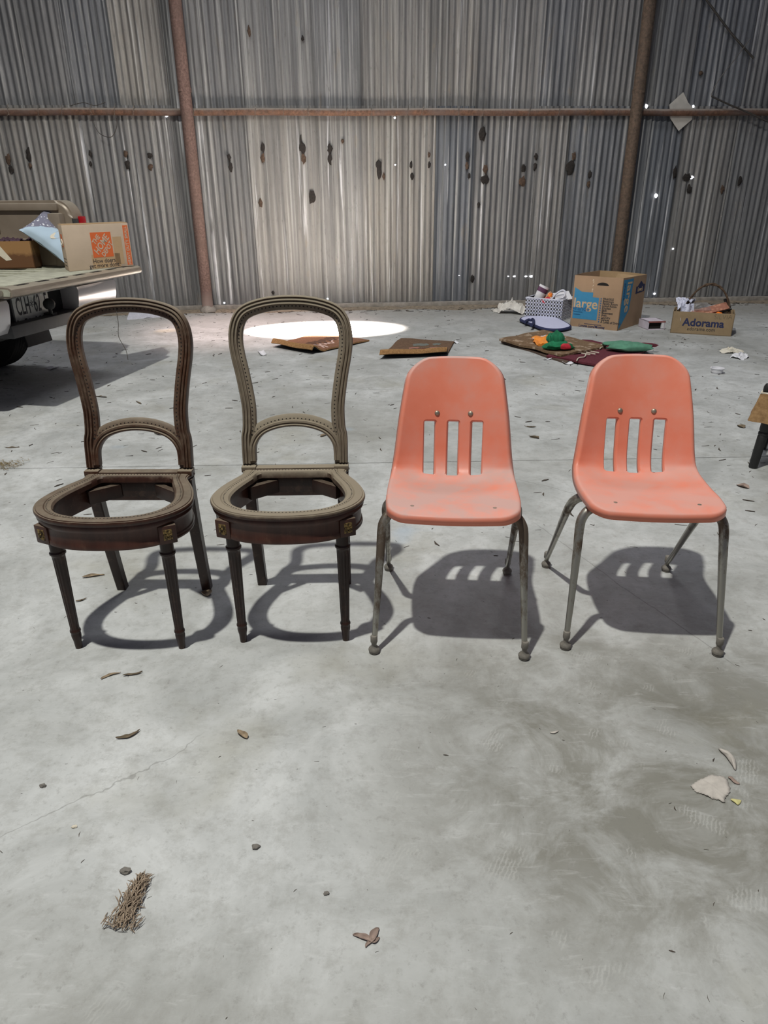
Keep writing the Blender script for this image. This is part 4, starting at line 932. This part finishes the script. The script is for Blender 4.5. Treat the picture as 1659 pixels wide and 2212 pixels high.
bm = B(); lathe(bm, [(.045, .003), (.050, .06), (.060, .19), (.0625, .19), (.058, .188), (.048, .06), (.043, .006)], 28); obj('cup_body', bm, M_white, cup, 40)
bm = B(); lathe(bm, [(.0555, .118), (.0605, .165)], 28, cap=False); obj('band', bm, M_pur, cup, 60)
bo_ = thing('small_bottle', 'small bottle with orange cap in the woven basket', 'bottle', hp(.245, .085, HH*.72)); bm = B(); lathe(bm, [(.026, 0), (.028, .06), (.022, .075), (.018, .08)], 20); obj('bottle_body', bm, M_cream, bo_, 40)
bm = B(); lathe(bm, [(.022, .078), (.023, .105), (.021, .112), (.001, .113)], 20); obj('cap', bm, M_orcap, bo_, 40)
crumple('red_cloth', 'crumpled red cloth in the woven basket', 'cloth', hp(.225, .045, HH*.74), (.072, .04, .038), M_red, 21, .5)
bm = B(); tube(bm, spline([hp(.17, .15, HH*.92), hp(.215, .14, HH + .045), hp(.23, .13, HH + .05)], 5), [.016]*6 + [.014]*5, 10); tag(obj('peach_handle', bm, M_peach, None, 60), 'peach plastic handle sticking out of the woven basket', 'handle')
rp = B(); tube(rp, spline([hp(.27, .06, HH*.95), hp(.31, .08, HH + .05), hp(.37, .1, HH + .09), hp(.405, .1, HH + .07), hp(.395, .08, HH + .02), hp(.33, .05, HH + .0)], 6), .010, 8); tag(obj('rope_loop', rp, M_ww, None, 60), 'loop of thick white cord over the woven basket', 'cord')
bm = B(); box(bm, -.09, .09, -.07, .07, 0, .014, .006); o = obj('white_tray', bm, M_white, None, 40); o.matrix_world = frame(hp(.36, .15, HH + .015), (.9, .1, .12), (-.1, .6, .35)); tag(o, 'white plastic tray tilted in the woven basket', 'tray')
def wad(name, label, cat, loc, size, mat, seed):
    """a crumpled sheet: sharp folded ridges, edges lifting off the floor"""
    def fn(u, v):
        a, b = 2*u - 1, 2*v - 1; e = max(0.0, 1 - (a*a + b*b)*.55)
        r1 = 1 - abs(noise.noise((a*1.7 + seed, b*1.7, 1.0)))*2.2; r2 = 1 - abs(noise.noise((a*4 + seed, b*4, 7.0)))*2
        z = size[2]*max(.04, e*(.35 + .55*r1 + .30*r2)*.75)
        dx = .45*noise.noise((a*1.3, b*1.3, seed + 3.0)); dy = .45*noise.noise((a*1.3, b*1.3, seed + 9.0))
        return Vector((size[0]*(a*.85 + dx), size[1]*(b*.85 + dy), z))
    V, F = sheet(fn, 22, 22, .0015); return tag(obj(name, (V, F), mat, None, 22, loc, (0, 0, seed)), label, cat)
M_bagw = plain('bag_white', srgb(206, 202, 194), .6, var=.08)
wad('plastic_bag', 'crumpled white plastic bag on the floor left of the woven basket', 'bag', fl(1104, 676), (.19, .12, .20), M_bagw, 31)
wad('plastic_scrap', 'flat white plastic scrap left of the crumpled bag', 'scrap', fl(1072, 672), (.12, .06, .03), M_bagw, 33)

# white flat bag with navy edging
A_, B_, C_, D_ = fl(1128, 688), fl(1196, 688), fl(1232, 708), fl(1170, 713)
fb = thing('folded_bag', 'flat white bag with navy edging in front of the woven basket', 'bag', (A_ + B_ + C_ + D_)/4); fo = fb.location.copy()
ol = spline([fl(x, y, .02) for x, y in ((1125, 692), (1134, 687), (1165, 686), (1196, 688), (1215, 696), (1231, 706), (1224, 711), (1200, 714), (1172, 711), (1150, 703), (1134, 697))], 5, loop=True)
bm = B(); prism(bm, [p - fo for p in ol], Vector((0, 0, .018))); bmesh.ops.triangulate(bm, faces=bm.faces); M_lav = plain('lavender_white', srgb(196, 198, 222), .7, var=.05); obj('bag_body', bm, M_lav, fb, 30)
bm = B(); tube(bm, [p - fo + Vector((0, 0, .004)) for p in ol[:]], .016, 8, loop=True); obj('navy_edging', bm, M_navy, fb, 60)
bm = B(); tube(bm, spline([fl(x, y, .05) - fo for x, y in ((1134, 695), (1142, 691), (1146, 692), (1151, 690), (1153, 697), (1148, 703))], 5), .016, 6); obj('strap', bm, M_navy, fb, 60)

# ---------------------------------------------------------------- large moving box
N_, L_, R_ = fl(1333.5, 715), fl(1231, 703.5), fl(1389.5, 699)
eF = N_ - L_; WF = eF.length; yF = math.atan2(eF.y, eF.x); WS_ = (R_ - N_).length; BH = at_y(1351, 601, N_.y).z
lb = thing('large_moving_box', 'large open cardboard moving box with blue panels by the right post', 'box', L_, yF)
def wallb(x0, y0, x1, y1, bulge, h0, h1, name, mat, th=.006):
    d = Vector((x1 - x0, y1 - y0, 0)); nn = Vector((-d.y, d.x, 0)).normalized()
    def fn(u, v): return Vector((x0, y0, 0)) + d*u + nn*(bulge*math.sin(PI*u)*v*v) + Vector((0, 0, v*(h0 + (h1 - h0)*u)))
    V, F = sheet(fn, 14, 8, th); return obj(name, (V, F), mat, lb, 40)
wallb(0, 0, WF, 0, 0.0, BH, BH, 'front_panel', M_card2); wallb(WF, 0, WF, WS_, .0, BH, BH*.98, 'side_panel', M_card2)
wallb(WF, WS_, 0, WS_, -.05, BH*.98, BH*1.0, 'back_panel', M_cardin); wallb(0, WS_, 0, 0, -.03, BH, BH, 'side_panel', M_card2)
bm = B(); box(bm, .01, WF - .01, .01, WS_ - .01, 0, .006); obj('bottom_panel', bm, M_cardin, lb)
bm = B(); prism(bm, [Vector((WF*.42, WS_ - .03, BH*.97)), Vector((WF*.98, WS_ - .03, BH*.94)), Vector((WF*.98, WS_*.72, BH*.66)), Vector((WF*.36, WS_*.78, BH*.66))], Vector((0, 0, -.005))); obj('inner_flap', bm, M_cardin, lb)
def decal(name, pts, mat, side=False, off=.0074, par=None):
    bm = B(); off = .0010
    P = [Vector((x, -off, z)) for x, z in pts] if not side else [Vector((WF + off, y, z)) for y, z in pts]
    prism(bm, P, Vector((0, .0006, 0)) if not side else Vector((-.0006, 0, 0))); return obj(name, bm, mat, par or lb)
wx = lambda f: f*WF
wz = lambda f: f*BH
dp = decal('blue_panel', [(wx(.035), wz(.16)), (wx(.55), wz(.16)), (wx(.55), wz(.60)), (wx(.42), wz(.60)), (wx(.42), wz(.69)), (wx(.18), wz(.69)), (wx(.03), wz(.77))], M_blue)
FM = lambda x, z, o=.0018: frame((wx(x), -o, wz(z)), (1, 0, 0), (0, 0, 1))
text_mesh('large', .135, M_tan, dp, FM(.285, .46), bold=.0022)
text_mesh('grande', .068, M_blued, dp, FM(.20, .365), bold=.0012)
for k, w_ in enumerate((.14, .11)): decal('small_print', [(wx(.055), wz(.285 - k*.05)), (wx(.055 + w_*1.3), wz(.285 - k*.05)), (wx(.055 + w_*1.3), wz(.30 - k*.05)), (wx(.055), wz(.30 - k*.05))], M_blued, par=dp)
for k, s in enumerate(('FRAGILE', 'Bedroom', 'Family Room', 'Living Room', 'Kitchen', 'Bath', 'Basement', 'Attic', 'Laundry', 'Garage', 'A Level of Drinks')):
    z = .585 - k*.0445; text_mesh(s, .030, M_ink, lb, FM(.635, z, .0012), align='LEFT', bold=.0006)
    bm = B(); box(bm, wx(.585), wx(.585) + .012, -.0012, .001, wz(z) - .006, wz(z) + .006); obj('check_box', bm, M_blued, lb)
decal('small_print', [(wx(.30), wz(.068)), (wx(.66), wz(.068)), (wx(.66), wz(.078)), (wx(.30), wz(.078))], M_navy); text_mesh('Lowes.com/Moving', .036, M_navy, lb, FM(.46, .030, .0012), bold=.0008)
hh = [(wx(.60) + .062*math.cos(a), wz(.835) + .030*math.sin(a)) for a in [k*PI/10 for k in range(11)]]; decal('hand_hole', hh, M_hole)
for k in range(7): decal('tear', [(wx(.38 + .03*rnd.random()), wz(.70 + .035*k)), (wx(.40 + .03*rnd.random()), wz(.72 + .035*k)), (wx(.385 + .03*rnd.random()), wz(.735 + .035*k))], M_cream)
SM = lambda y, z, o=.0018: frame((WF + o, y*WS_, z*BH), (0, 1, 0), (0, 0, 1))
sd = decal('blue_panel', [(.02*WS_, wz(.02)), (.10*WS_, wz(.08)), (.38*WS_, wz(.36)), (.42*WS_, wz(.96)), (.02*WS_, wz(.96))], M_blue, True)
text_mesh('large', .155, M_tan, sd, frame((WF + .0018, .27*WS_, wz(.62)), (0, 0, -1), (0, 1, 0)), bold=.0025); text_mesh('grande', .06, M_blued, sd, frame((WF + .0018, .09*WS_, wz(.74)), (0, 0, -1), (0, 1, 0)), bold=.001)
ld = decal('navy_logo', [(.58*WS_, wz(.64)), (.96*WS_, wz(.66)), (.96*WS_, wz(.80)), (.90*WS_, wz(.80)), (.77*WS_, wz(.88)), (.64*WS_, wz(.78)), (.58*WS_, wz(.78))], M_navy, True)
text_mesh("Lowe's", .060, M_tan, ld, SM(.77, .715), bold=.001, sx=.8)

# small open carton, and carton with wicker handle
mb = fl(1399, 713); e = fl(1437, 712) - mb
mbx = thing('matchbox_carton', 'small open pale carton between the two big boxes', 'box', mb, math.atan2(e.y, e.x)); w_ = e.length*.95; h_ = .085
M_pink = plain('faded_print', srgb(196, 188, 198), .7, var=.12, scale=14)
bm = B()
for q in ((0, w_, 0, .22, 0, .006), (0, w_, 0, .22, h_ - .006, h_), (0, .006, 0, .22, 0, h_), (w_ - .006, w_, 0, .22, 0, h_), (0, w_, .214, .22, 0, h_)): box(bm, *q)
obj('sleeve', bm, M_pink, mbx); bm = B(); box(bm, .008, w_ - .008, .03, .21, .008, h_ - .008); obj('dark_inside', bm, M_hole, mbx)
bm = B(); box(bm, w_*.80, w_ - .010, -.002, .02, .012, h_ - .012); obj('white_flap', bm, M_white, mbx); bm = B(); box(bm, -.001, w_ + .001, -.003, .0, h_ - .014, h_ + .0005); obj('red_edge', bm, plain('faded_red', srgb(140, 84, 80), .8), mbx)
aL, aR = fl(1447, 719), fl(1579, 727); e = aR - aL; AWd = e.length; ay = math.atan2(e.y, e.x); AD = .32; AH = at_y(1459, 672, aL.y).z
ab = thing('open_carton', 'open tan carton with dark blue lettering in front of the wall at right', 'box', aL, ay)
bm = B()
for q in ((0, AWd, 0, .006), (0, AWd, AD - .006, AD), (0, .006, 0, AD), (AWd - .006, AWd, 0, AD)): box(bm, q[0], q[1], q[2], q[3], 0, AH)
box(bm, 0, AWd, 0, AD, 0, .006); obj('carton', bm, M_card3, ab)
text_mesh('Adorama', .098, M_navy, ab, frame((AWd*.52, -.0006, AH*.52), (1, 0, 0), (0, 0, 1)), bold=.003); text_mesh('adorama.com', .046, M_ink, ab, frame((AWd*.50, -.0006, AH*.24), (1, 0, 0), (0, 0, 1)))
M_pen = plain('pen_mark', srgb(96, 84, 70), .9); text_mesh('SILVIA', .066, M_pen, ab, frame((AWd*.82, -.0006, AH*.84), (1, 0, .03), (0, 0, 1)), bold=-.0018, sx=.9)
bm = B(); box(bm, -.0008, .001, AD*.3, AD*.6, AH*.35, AH*.7); obj('side_mark', bm, M_navy, ab)
aM = Matrix.Translation(aL) @ Matrix.Rotation(ay, 4, 'Z')
def ap_(x, y, z): return aM @ Vector((x, y, z))
bk_ = thing('wicker_basket', 'dark wicker basket with arched handle inside the open tan carton', 'basket', ap_(AWd*.55, AD*.55, .008), ay)
M_wick = plain('wicker', srgb(78, 60, 44), .85, var=.4, scale=60, bump=.004)
bm = B(); lathe(bm, [(.11, 0), (.125, .06), (.135, AH*.62), (.127, AH*.62), (.115, .02), (.001, .012)], 24, Matrix.Diagonal((1.45, .85, 1, 1))); obj('basket_bowl', bm, M_wick, bk_, 40)
for s in (0, PI):
    bm = B(); P = []
    for k in range(41):
        a = PI*k/40; q = Vector((-.205*math.cos(a), 0, AH*.55 + (.33)*math.sin(a))); tw_ = k*.75 + s
        P.append(q + Vector((.007*math.cos(tw_)*math.cos(a), .007*math.sin(tw_), .007*math.cos(tw_)*math.sin(a))))
    tube(bm, P, .0085, 8); obj('handle_strand', bm, M_wick, bk_, 60)
for k, (x, y) in enumerate(((.10, -.07), (.14, .02), (-.02, -.05))): crumple('wrapped_item', None, None, (x, y, AH*.45), (.06, .05, .06), M_orcap if k == 0 else M_fill, 60 + k, .4, 2, parent=bk_)
M_peb = NT('peach_pebble', .8); v_ = M_peb.voro(30); M_peb.color(M_peb.mix(M_peb.ramp(v_, .1, .5), srgb(190, 138, 112), srgb(150, 100, 80))); M_peb.bump(v_, .01); M_peb = M_peb.m
tp = thing('patterned_packet', 'peach textured packet lying across the wicker basket', 'packet', (0, 0, 0)); tp.matrix_world = frame(ap_(AWd*.57, AD*.34, AH*1.04), (.93, .02, .24), (-.12, .80, .52))
bm = B(); box(bm, -.185, .185, -.045, .045, -.006, .006, .004); obj('packet_body', bm, M_peb, tp, 40)
bm = B(); box(bm, -.185, .205, -.052, -.040, -.022, -.006, .002); box(bm, .18, .205, -.03, .09, -.012, .004, .002); obj('dark_edge', bm, M_hole, tp)
crumple('clear_wrap', 'crinkled clear plastic wrap in the open tan carton', 'wrap', ap_(AWd*.36, AD*.42, AH*.86), (.14, .08, .055), M_clear, 41, .6, 3)
tis = thing('paper_tissue', 'white patterned paper draped over the left end of the open carton', 'paper', ap_(AWd*.10, AD*.5, AH*.9))
M_tis = NT('tissue', .85); f = M_tis.noise(60, None, 3); M_tis.color(M_tis.mix(M_tis.ramp(f, .5, .6), srgb(206, 208, 224), srgb(150, 154, 172))); M_tis = M_tis.m
V, F = sheet(lambda u, v: Vector((-.06 + .16*u + .03*v, -.10 + .18*v, .035 + .085*math.sin(PI*(u*.6 + v*.4)) + .035*noise.noise((u*5, v*5, 6)))), 14, 14, .002); obj('paper_fold', (V, F), M_tis, tis, 30)
V, F = sheet(lambda u, v: Vector((-.045 + .13*u, -.165 + .02*math.sin(u*9) + .05*v, -.07 + .16*v + .02*noise.noise((u*6, v*4, 9)))), 12, 8, .002); obj('paper_fold', (V, F), M_tis, tis, 30)

wad('paper_wad', 'crumpled white paper wad on the floor at the right', 'paper', fl(1597, 772), (.10, .065, .05), M_white, 51)
M_napk = plain('napkin_paper', srgb(206, 200, 186), .9, var=.05)
wad('napkin', 'crumpled cream napkin just behind the white paper wad', 'paper', fl(1579, 762), (.09, .06, .06), M_napk, 53)
bm = B(); lathe(bm, [(.034, 0), (.047, .036), (.051, .038), (.051, .041), (.044, .041), (.040, .010), (.001, .008)], 26); tag(obj('plastic_cup_lid', bm, M_white, None, 40, fl(1548, 806)), 'small translucent white plastic cup on the floor behind the right orange chair', 'cup')
M_stone = plain('stone', srgb(120, 100, 92), .95, var=.3, scale=12, bump=.004)
crumple('round_stone', 'round brown stone by the wall beside the left post', 'stone', fl(489, 667), (.055, .055, .055), M_stone, 70, .12, 3, sharp=False)
M_foam = plain('white_fleece', srgb(206, 206, 216), .95, var=.15, scale=80, bump=.01)
rug('fleece_scrap', 'white fleecy scrap on the floor near the left post', 'scrap', [(283, 673), (330, 673), (346, 685), (275, 691)], .02, M_foam, .0, .02, 21)
for i, (x, y, w_, h_, a_, lab) in enumerate(((566, 764, .05, .09, .3, 'small white paper scrap left of the rolled brown doormat'), (1226, 786, .07, .035, .1, 'flat white paper chip in front of the rug pile'), (1182, 777, .075, .012, .35, 'curled sliver of paper at the front left corner of the rug pile'), (114, 797, .07, .035, -.4, 'pale paper scrap in the shadow of the pickup truck'), (984, 741, .03, .05, .2, 'white paper bit at the back corner of the dark doormat'))):
    o = rug('paper_scrap', lab, 'paper', [(x, y)]*4, .002, M_white, 0, 0, 0, 1, 1) if 0 else None
    q = fl(x, y); V, F = sheet(lambda u, v: Vector(((u - .5)*w_, (v - .5)*h_*2, .004 + .012*(2*u - 1)**2)), 8, 3, .0015); o = obj('paper_scrap', (V, F), M_white, None, 40, q, (0, 0, a_)); tag(o, lab, 'paper')

# ================================================================ BLACK CHAIR AT THE RIGHT EDGE
bc0 = fl(1626, 1010)
k_ = thing('turned_leg_chair', 'black wooden chair with tan cloth seat cover at the right edge', 'chair', bc0, R(-30))
def turned(bm, M, h):
    lathe(bm, [(.0165, 0), (.0175, .01), (.0205, h*.52), (.0185, h*.535), (.0225, h*.55), (.0225, h*.575), (.0185, h*.59), (.0215, h*.61), (.0225, h*.95), (.02, h)], 20, M)
SHW = .36
def turned(bm, M, h):
    lathe(bm, [(.019, 0), (.021, .008), (.0225, h*.50), (.0205, h*.515), (.0235, h*.53), (.0235, h*.56), (.0205, h*.575), (.0235, h*.60), (.0245, h*.94), (.022, h)], 22, M)
for (x, y) in ((0, 0), (SHW, 0), (.02, .34), (SHW - .02, .34)):
    lean = Matrix.Translation((x, y, 0)) @ Matrix.Rotation(R(4) if x < .2 else R(-4), 4, 'Y')
    bm = B(); turned(bm, lean, .33); obj('leg', bm, M_black, k_, 40)
bm = B(); tube(bm, [(.02, 0, .205), (SHW - .02, 0, .205)], .011, 10); obj('stretcher', bm, M_black, k_, 50)
bm = B(); tube(bm, [(.035, .335, .18), (SHW - .035, .335, .18)], .011, 10); obj('stretcher', bm, M_black, k_, 50)
bm = B(); box(bm, .01, SHW - .01, -.02, .36, .32, .352, .012); obj('seat', bm, M_black, k_, 40)
n = NT('tan_cloth', .95); f = n.noise(26, None, 5, .7); n.color(n.mix(n.ramp(f, .4, .65), srgb(128, 98, 64), srgb(164, 132, 92))); n.bump(f, .002); M_tanc = n.m
def skirt(u, v):
    per = [(.02, .38), (-.02, .17), (-.034, -.03), (SHW/2, -.04), (SHW + .004, -.03), (SHW, .17), (SHW - .02, .38)]
    s = u*6; i = min(5, int(s)); f = s - i; a, b = Vector((*per[i], 0)), Vector((*per[i + 1], 0)); p = a.lerp(b, f); c_ = Vector((SHW/2, .17, 0)); d = (p - c_).normalized()
    return p + d*(.034*v + .008*math.sin(u*46)*v) + Vector((0, 0, .375 - .135*v + .005*math.sin(u*23)))
V, F = sheet(skirt, 70, 8, .003); cvr = obj('cloth_cover', (V, F), M_tanc, k_, 50)
bm = B(); tube(bm, [skirt(k/60, .0) + Vector((0, 0, .002)) for k in range(61)], .0045, 6); obj('white_cord', bm, M_cream, cvr, 60)
for x in (-.012, SHW - .022):
    bm = B(); lathe(bm, [(.018, .34), (.019, .39), (.018, .408), (.012, .420), (.001, .424)], 18, Matrix.Translation((x, .005, 0))); obj('arm_post', bm, M_black, k_, 40)

# ================================================================ LEAVES ON THE FLOOR
def leaf_mesh(L, W, seed, teeth=0, bend=.02, curl=.3, n_=14):
    def fn(u, v):
        a = math.sin(PI*min(1, max(0, v))**.8)**.75*W/2
        if teeth: a *= 1 + .07*((v*teeth) % 1.0)
        x = (2*u - 1)*a; y = (v - .5)*L; c_ = bend*math.sin(v*3 + seed)
        return Vector((x + c_, y, .0015 + curl*abs(x)*abs(2*u - 1) + .3*bend*(2*v - 1)**2 + .006*noise.noise((u*3, v*4, seed))*(L/.1)))
    return sheet(fn, 8, n_, .0007)
M_leafg = plain('bleached_leaf', srgb(178, 172, 164), .85, var=.12, scale=50); M_leafb = plain('dry_brown_leaf', srgb(142, 126, 104), .9, var=.3, scale=60); M_leafd = plain('dark_dry_leaf', srgb(104, 92, 74), .9, var=.35, scale=60); M_leafy = plain('yellow_leaf', srgb(196, 190, 132), .85, var=.1); M_leafr = plain('pinkish_leaf', srgb(142, 124, 114), .9, var=.2)
def cut_leaf(label, outline, mat, lift, vein, seed, teeth=True):
    """leaf blade from its outline on the floor (pixels of a 7.575x view starting at 1440,1580), domed and slightly thick"""
    P = [fl(1440 + x/7.575, 1580 + y/7.575) for x, y in outline]; c = sum(P, Vector())/len(P); P = spline([p - c for p in P], 4, loop=True)
    if teeth: P = [p*(1 + (.035 if k % 3 == 0 else -.012)) for k, p in enumerate(P)]
    n_ = len(P); V = []; F = []
    for j in range(7):
        f = j/6
        for p in P:
            q = p*max(f, .001); V.append(Vector((q.x, q.y, .0015 + lift*(1 - f**2) + .0025*noise.noise((q.x*60, q.y*60, seed)) + (.0012 if abs(q.x*.8 + q.y*.6) < .002 else 0)*vein + .0015)))
    for j in range(6):
        for k in range(n_): F.append((j*n_ + k, j*n_ + (k + 1) % n_, (j + 1)*n_ + (k + 1) % n_, (j + 1)*n_ + k))
    o = obj('dry_leaf', ([tuple(v) for v in V], F), mat, None, 60, c); m = o.modifiers.new('thickness', 'SOLIDIFY'); m.thickness = .0008; return tag(o, label, 'leaf')
cut_leaf('largest bleached toothed leaf on the floor at lower right', [(395, 905), (435, 870), (490, 830), (560, 800), (640, 758), (720, 728), (800, 738), (900, 745), (980, 790), (1000, 850), (1040, 960), (1010, 1040), (960, 1090), (938, 1178), (840, 1130), (740, 1112), (680, 1080), (600, 1045), (540, 1022), (480, 1005), (440, 960)], M_leafg, .006, 1, 2)
cut_leaf('narrow curled grey leaf above the largest bleached leaf', [(845, 290), (960, 320), (1040, 370), (1085, 420), (1120, 480), (1138, 560), (1135, 640), (1100, 630), (1060, 560), (1010, 490), (940, 400), (880, 350)], M_leafg, .010, 0, 5, False)
cut_leaf('small yellow leaf beside the largest bleached leaf', [(1040, 1130), (1090, 1120), (1215, 1135), (1200, 1190), (1160, 1215), (1110, 1180)], M_leafy, .003, 0, 7, False)
cut_leaf('thin pinkish leaf right of the largest bleached leaf', [(1000, 760), (1060, 750), (1110, 790), (1200, 870), (1110, 860), (1040, 800)], M_leafr, .002, 0, 9, False)
lv = [(277, 1587, .060, .010, -58, M_leafd, 0, .010, .6, 'leaf', 'dark curled leaf in the left foreground below the first wooden chair'),
 (524, 1588, .040, .016, 25, M_leafb, 0, .006, .8, 'leaf', 'crumpled tan leaf in front of the second wooden chair'),
 (240, 1462, .055, .009, -55, M_leafb, 0, .008, .4, 'leaf', 'slim tan leaf in front of the leftmost wooden chair'),
 (287, 1457, .050, .008, -50, M_leafd, 0, .010, .5, 'leaf', 'slim dark leaf in front of the leftmost wooden chair'),
 (1197, 1582, .024, .006, -80, M_leafg, 0, .003, .3, 'leaf', 'tiny pale sliver of leaf in the middle foreground'),
 (202, 1246, .075, .014, -84, M_leafb, 0, .006, .6, 'leaf', 'long straw-coloured leaf under the leftmost wooden chair'),
 (200, 1183, .030, .012, -70, M_leafb, 0, .003, .6, 'leaf', 'small straw-coloured leaf under the seat of the leftmost chair'),
 (266, 1184, .038, .010, -50, M_leafd, 0, .004, .6, 'leaf', 'twisted olive leaf under the seat of the leftmost chair'),
 (176, 1297, .034, .007, -75, M_leafd, 0, .006, .6, 'leaf', 'short bent brown leaf by the leftmost front leg'),
 (447, 1283, .040, .034, 20, M_leafb, 5, .0, .6, 'leaf', 'crumpled pale leaf between the two wooden chairs'),
 (1497, 1053, .05, .03, 60, M_leafr, 5, .0, .5, 'leaf', 'reddish leaf on the floor right of the chrome-legged orange chair'),
 (1604, 1052, .06, .035, 40, M_leafr, 5, .0, .6, 'leaf', 'pinkish dry leaf below the black turned-leg chair'),
 (1153, 946, .06, .022, 30, M_leafd, 0, .01, .9, 'leaf', 'dark curled leaf between the backs of the orange chairs'),
 (1145, 922, .07, .012, 75, M_leafd, 0, .01, .6, 'leaf', 'dark sliver of leaf beside the first orange chair back'),
 (300, 871, .08, .012, 55, M_leafd, 0, .008, .6, 'leaf', 'dark twig-like leaf seen through the leftmost chair back'),
 (26, 967, .08, .010, -88, M_leafd, 0, .004, .4, 'leaf', 'dark straight sliver on the floor at the left edge'),
 (700, 942, .055, .02, -60, M_leafb, 0, .006, .8, 'leaf', 'curled tan leaf under the arch of the second wooden chair'),
 (345, 938, .08, .03, 70, M_leafd, 0, .006, .7, 'leaf', 'dark crumpled leaf seen under the arch of the leftmost chair'),
 (215, 858, .12, .02, 80, M_leafd, 0, .01, .5, 'leaf', 'long dark leaf scrap just left of the leftmost chair back'),
 (1600, 922, .06, .04, 10, M_leafd, 0, .0, .5, 'leaf', 'grey leaf seen beyond the chrome-legged chair at right')]
for i, (x, y, L, W, a, m, th, bd, cl, cat, lab) in enumerate(lv):
    o = obj('dry_leaf', leaf_mesh(L, W, i*1.7, th, bd, cl), m, None, 50, fl(x, y) + Vector((0, 0, .0012)), (0, 0, R(a))); tag(o, lab, cat)
def tuft(name, label, loc, L, W, rz, mat, seed, count):
    r_ = random.Random(seed); bm = B()
    for k in range(count):
        t_ = r_.random(); x = r_.gauss(0, W*.4*(1 - .6*t_)); y = (t_ - .5)*L; a = r_.gauss(0, .5); l_ = L*r_.uniform(.08, .22)
        p0 = Vector((x, y, .002 + .012*r_.random())); d = Vector((math.sin(a), math.cos(a), r_.uniform(-.15, .25)))*l_
        tube(bm, [p0, p0 + d*.5 + Vector((0, 0, .003)), p0 + d], [.0007, .0012, .0004], 4)
    for v in bm.verts: v.co.z = max(v.co.z, .0004)
    return tag(obj(name, bm, mat, None, 60, loc, (0, 0, rz)), label, 'debris', kind=None)
M_tuft = plain('dry_fibre', srgb(140, 124, 106), .95, var=.35, scale=80)
tuft('fibre_clump', 'dry clump of brown fibre in the lower left foreground', fl(283, 1958), .105, .036, R(-8), M_tuft, 5, 420)
tuft('straw_clump', 'clump of straw on the floor at the left edge', fl(18, 1007), .14, .10, R(70), plain('straw', srgb(134, 118, 86), .95, var=.3), 6, 120)
bl_ = thing('split_leaf', 'split dry leaf with three points at the bottom centre', 'leaf', fl(802, 2033), 0)
for a, L, W in ((75, .040, .010), (-35, .030, .014), (-75, .018, .008), (150, .018, .006)):
    o = obj('leaf_lobe', leaf_mesh(L, W, a, 0, .003, .6), M_leafr, bl_, 50, (L*.4*-math.sin(R(a)), L*.4*math.cos(R(a)), .001), (0, 0, R(a)))
M_grey = plain('grey_stone', srgb(112, 108, 102), .95, var=.3, scale=60)
for i, (x, y, s, lab) in enumerate(((272, 1884, .011, 'grey chip of concrete above the fibre clump'), (93, 1699, .008, 'small dark pebble at the left foreground'), (161, 1787, .006, 'tiny white pebble in the left foreground'), (553, 1831, .009, 'grey crumb near the middle left foreground'), (705, 1931, .006, 'tiny brown seed in the middle foreground'))):
    crumple('pebble', lab, 'pebble', fl(x, y), (s, s*.7, s*.5), M_grey if i != 2 else M_cream, 80 + i, .4, 2)
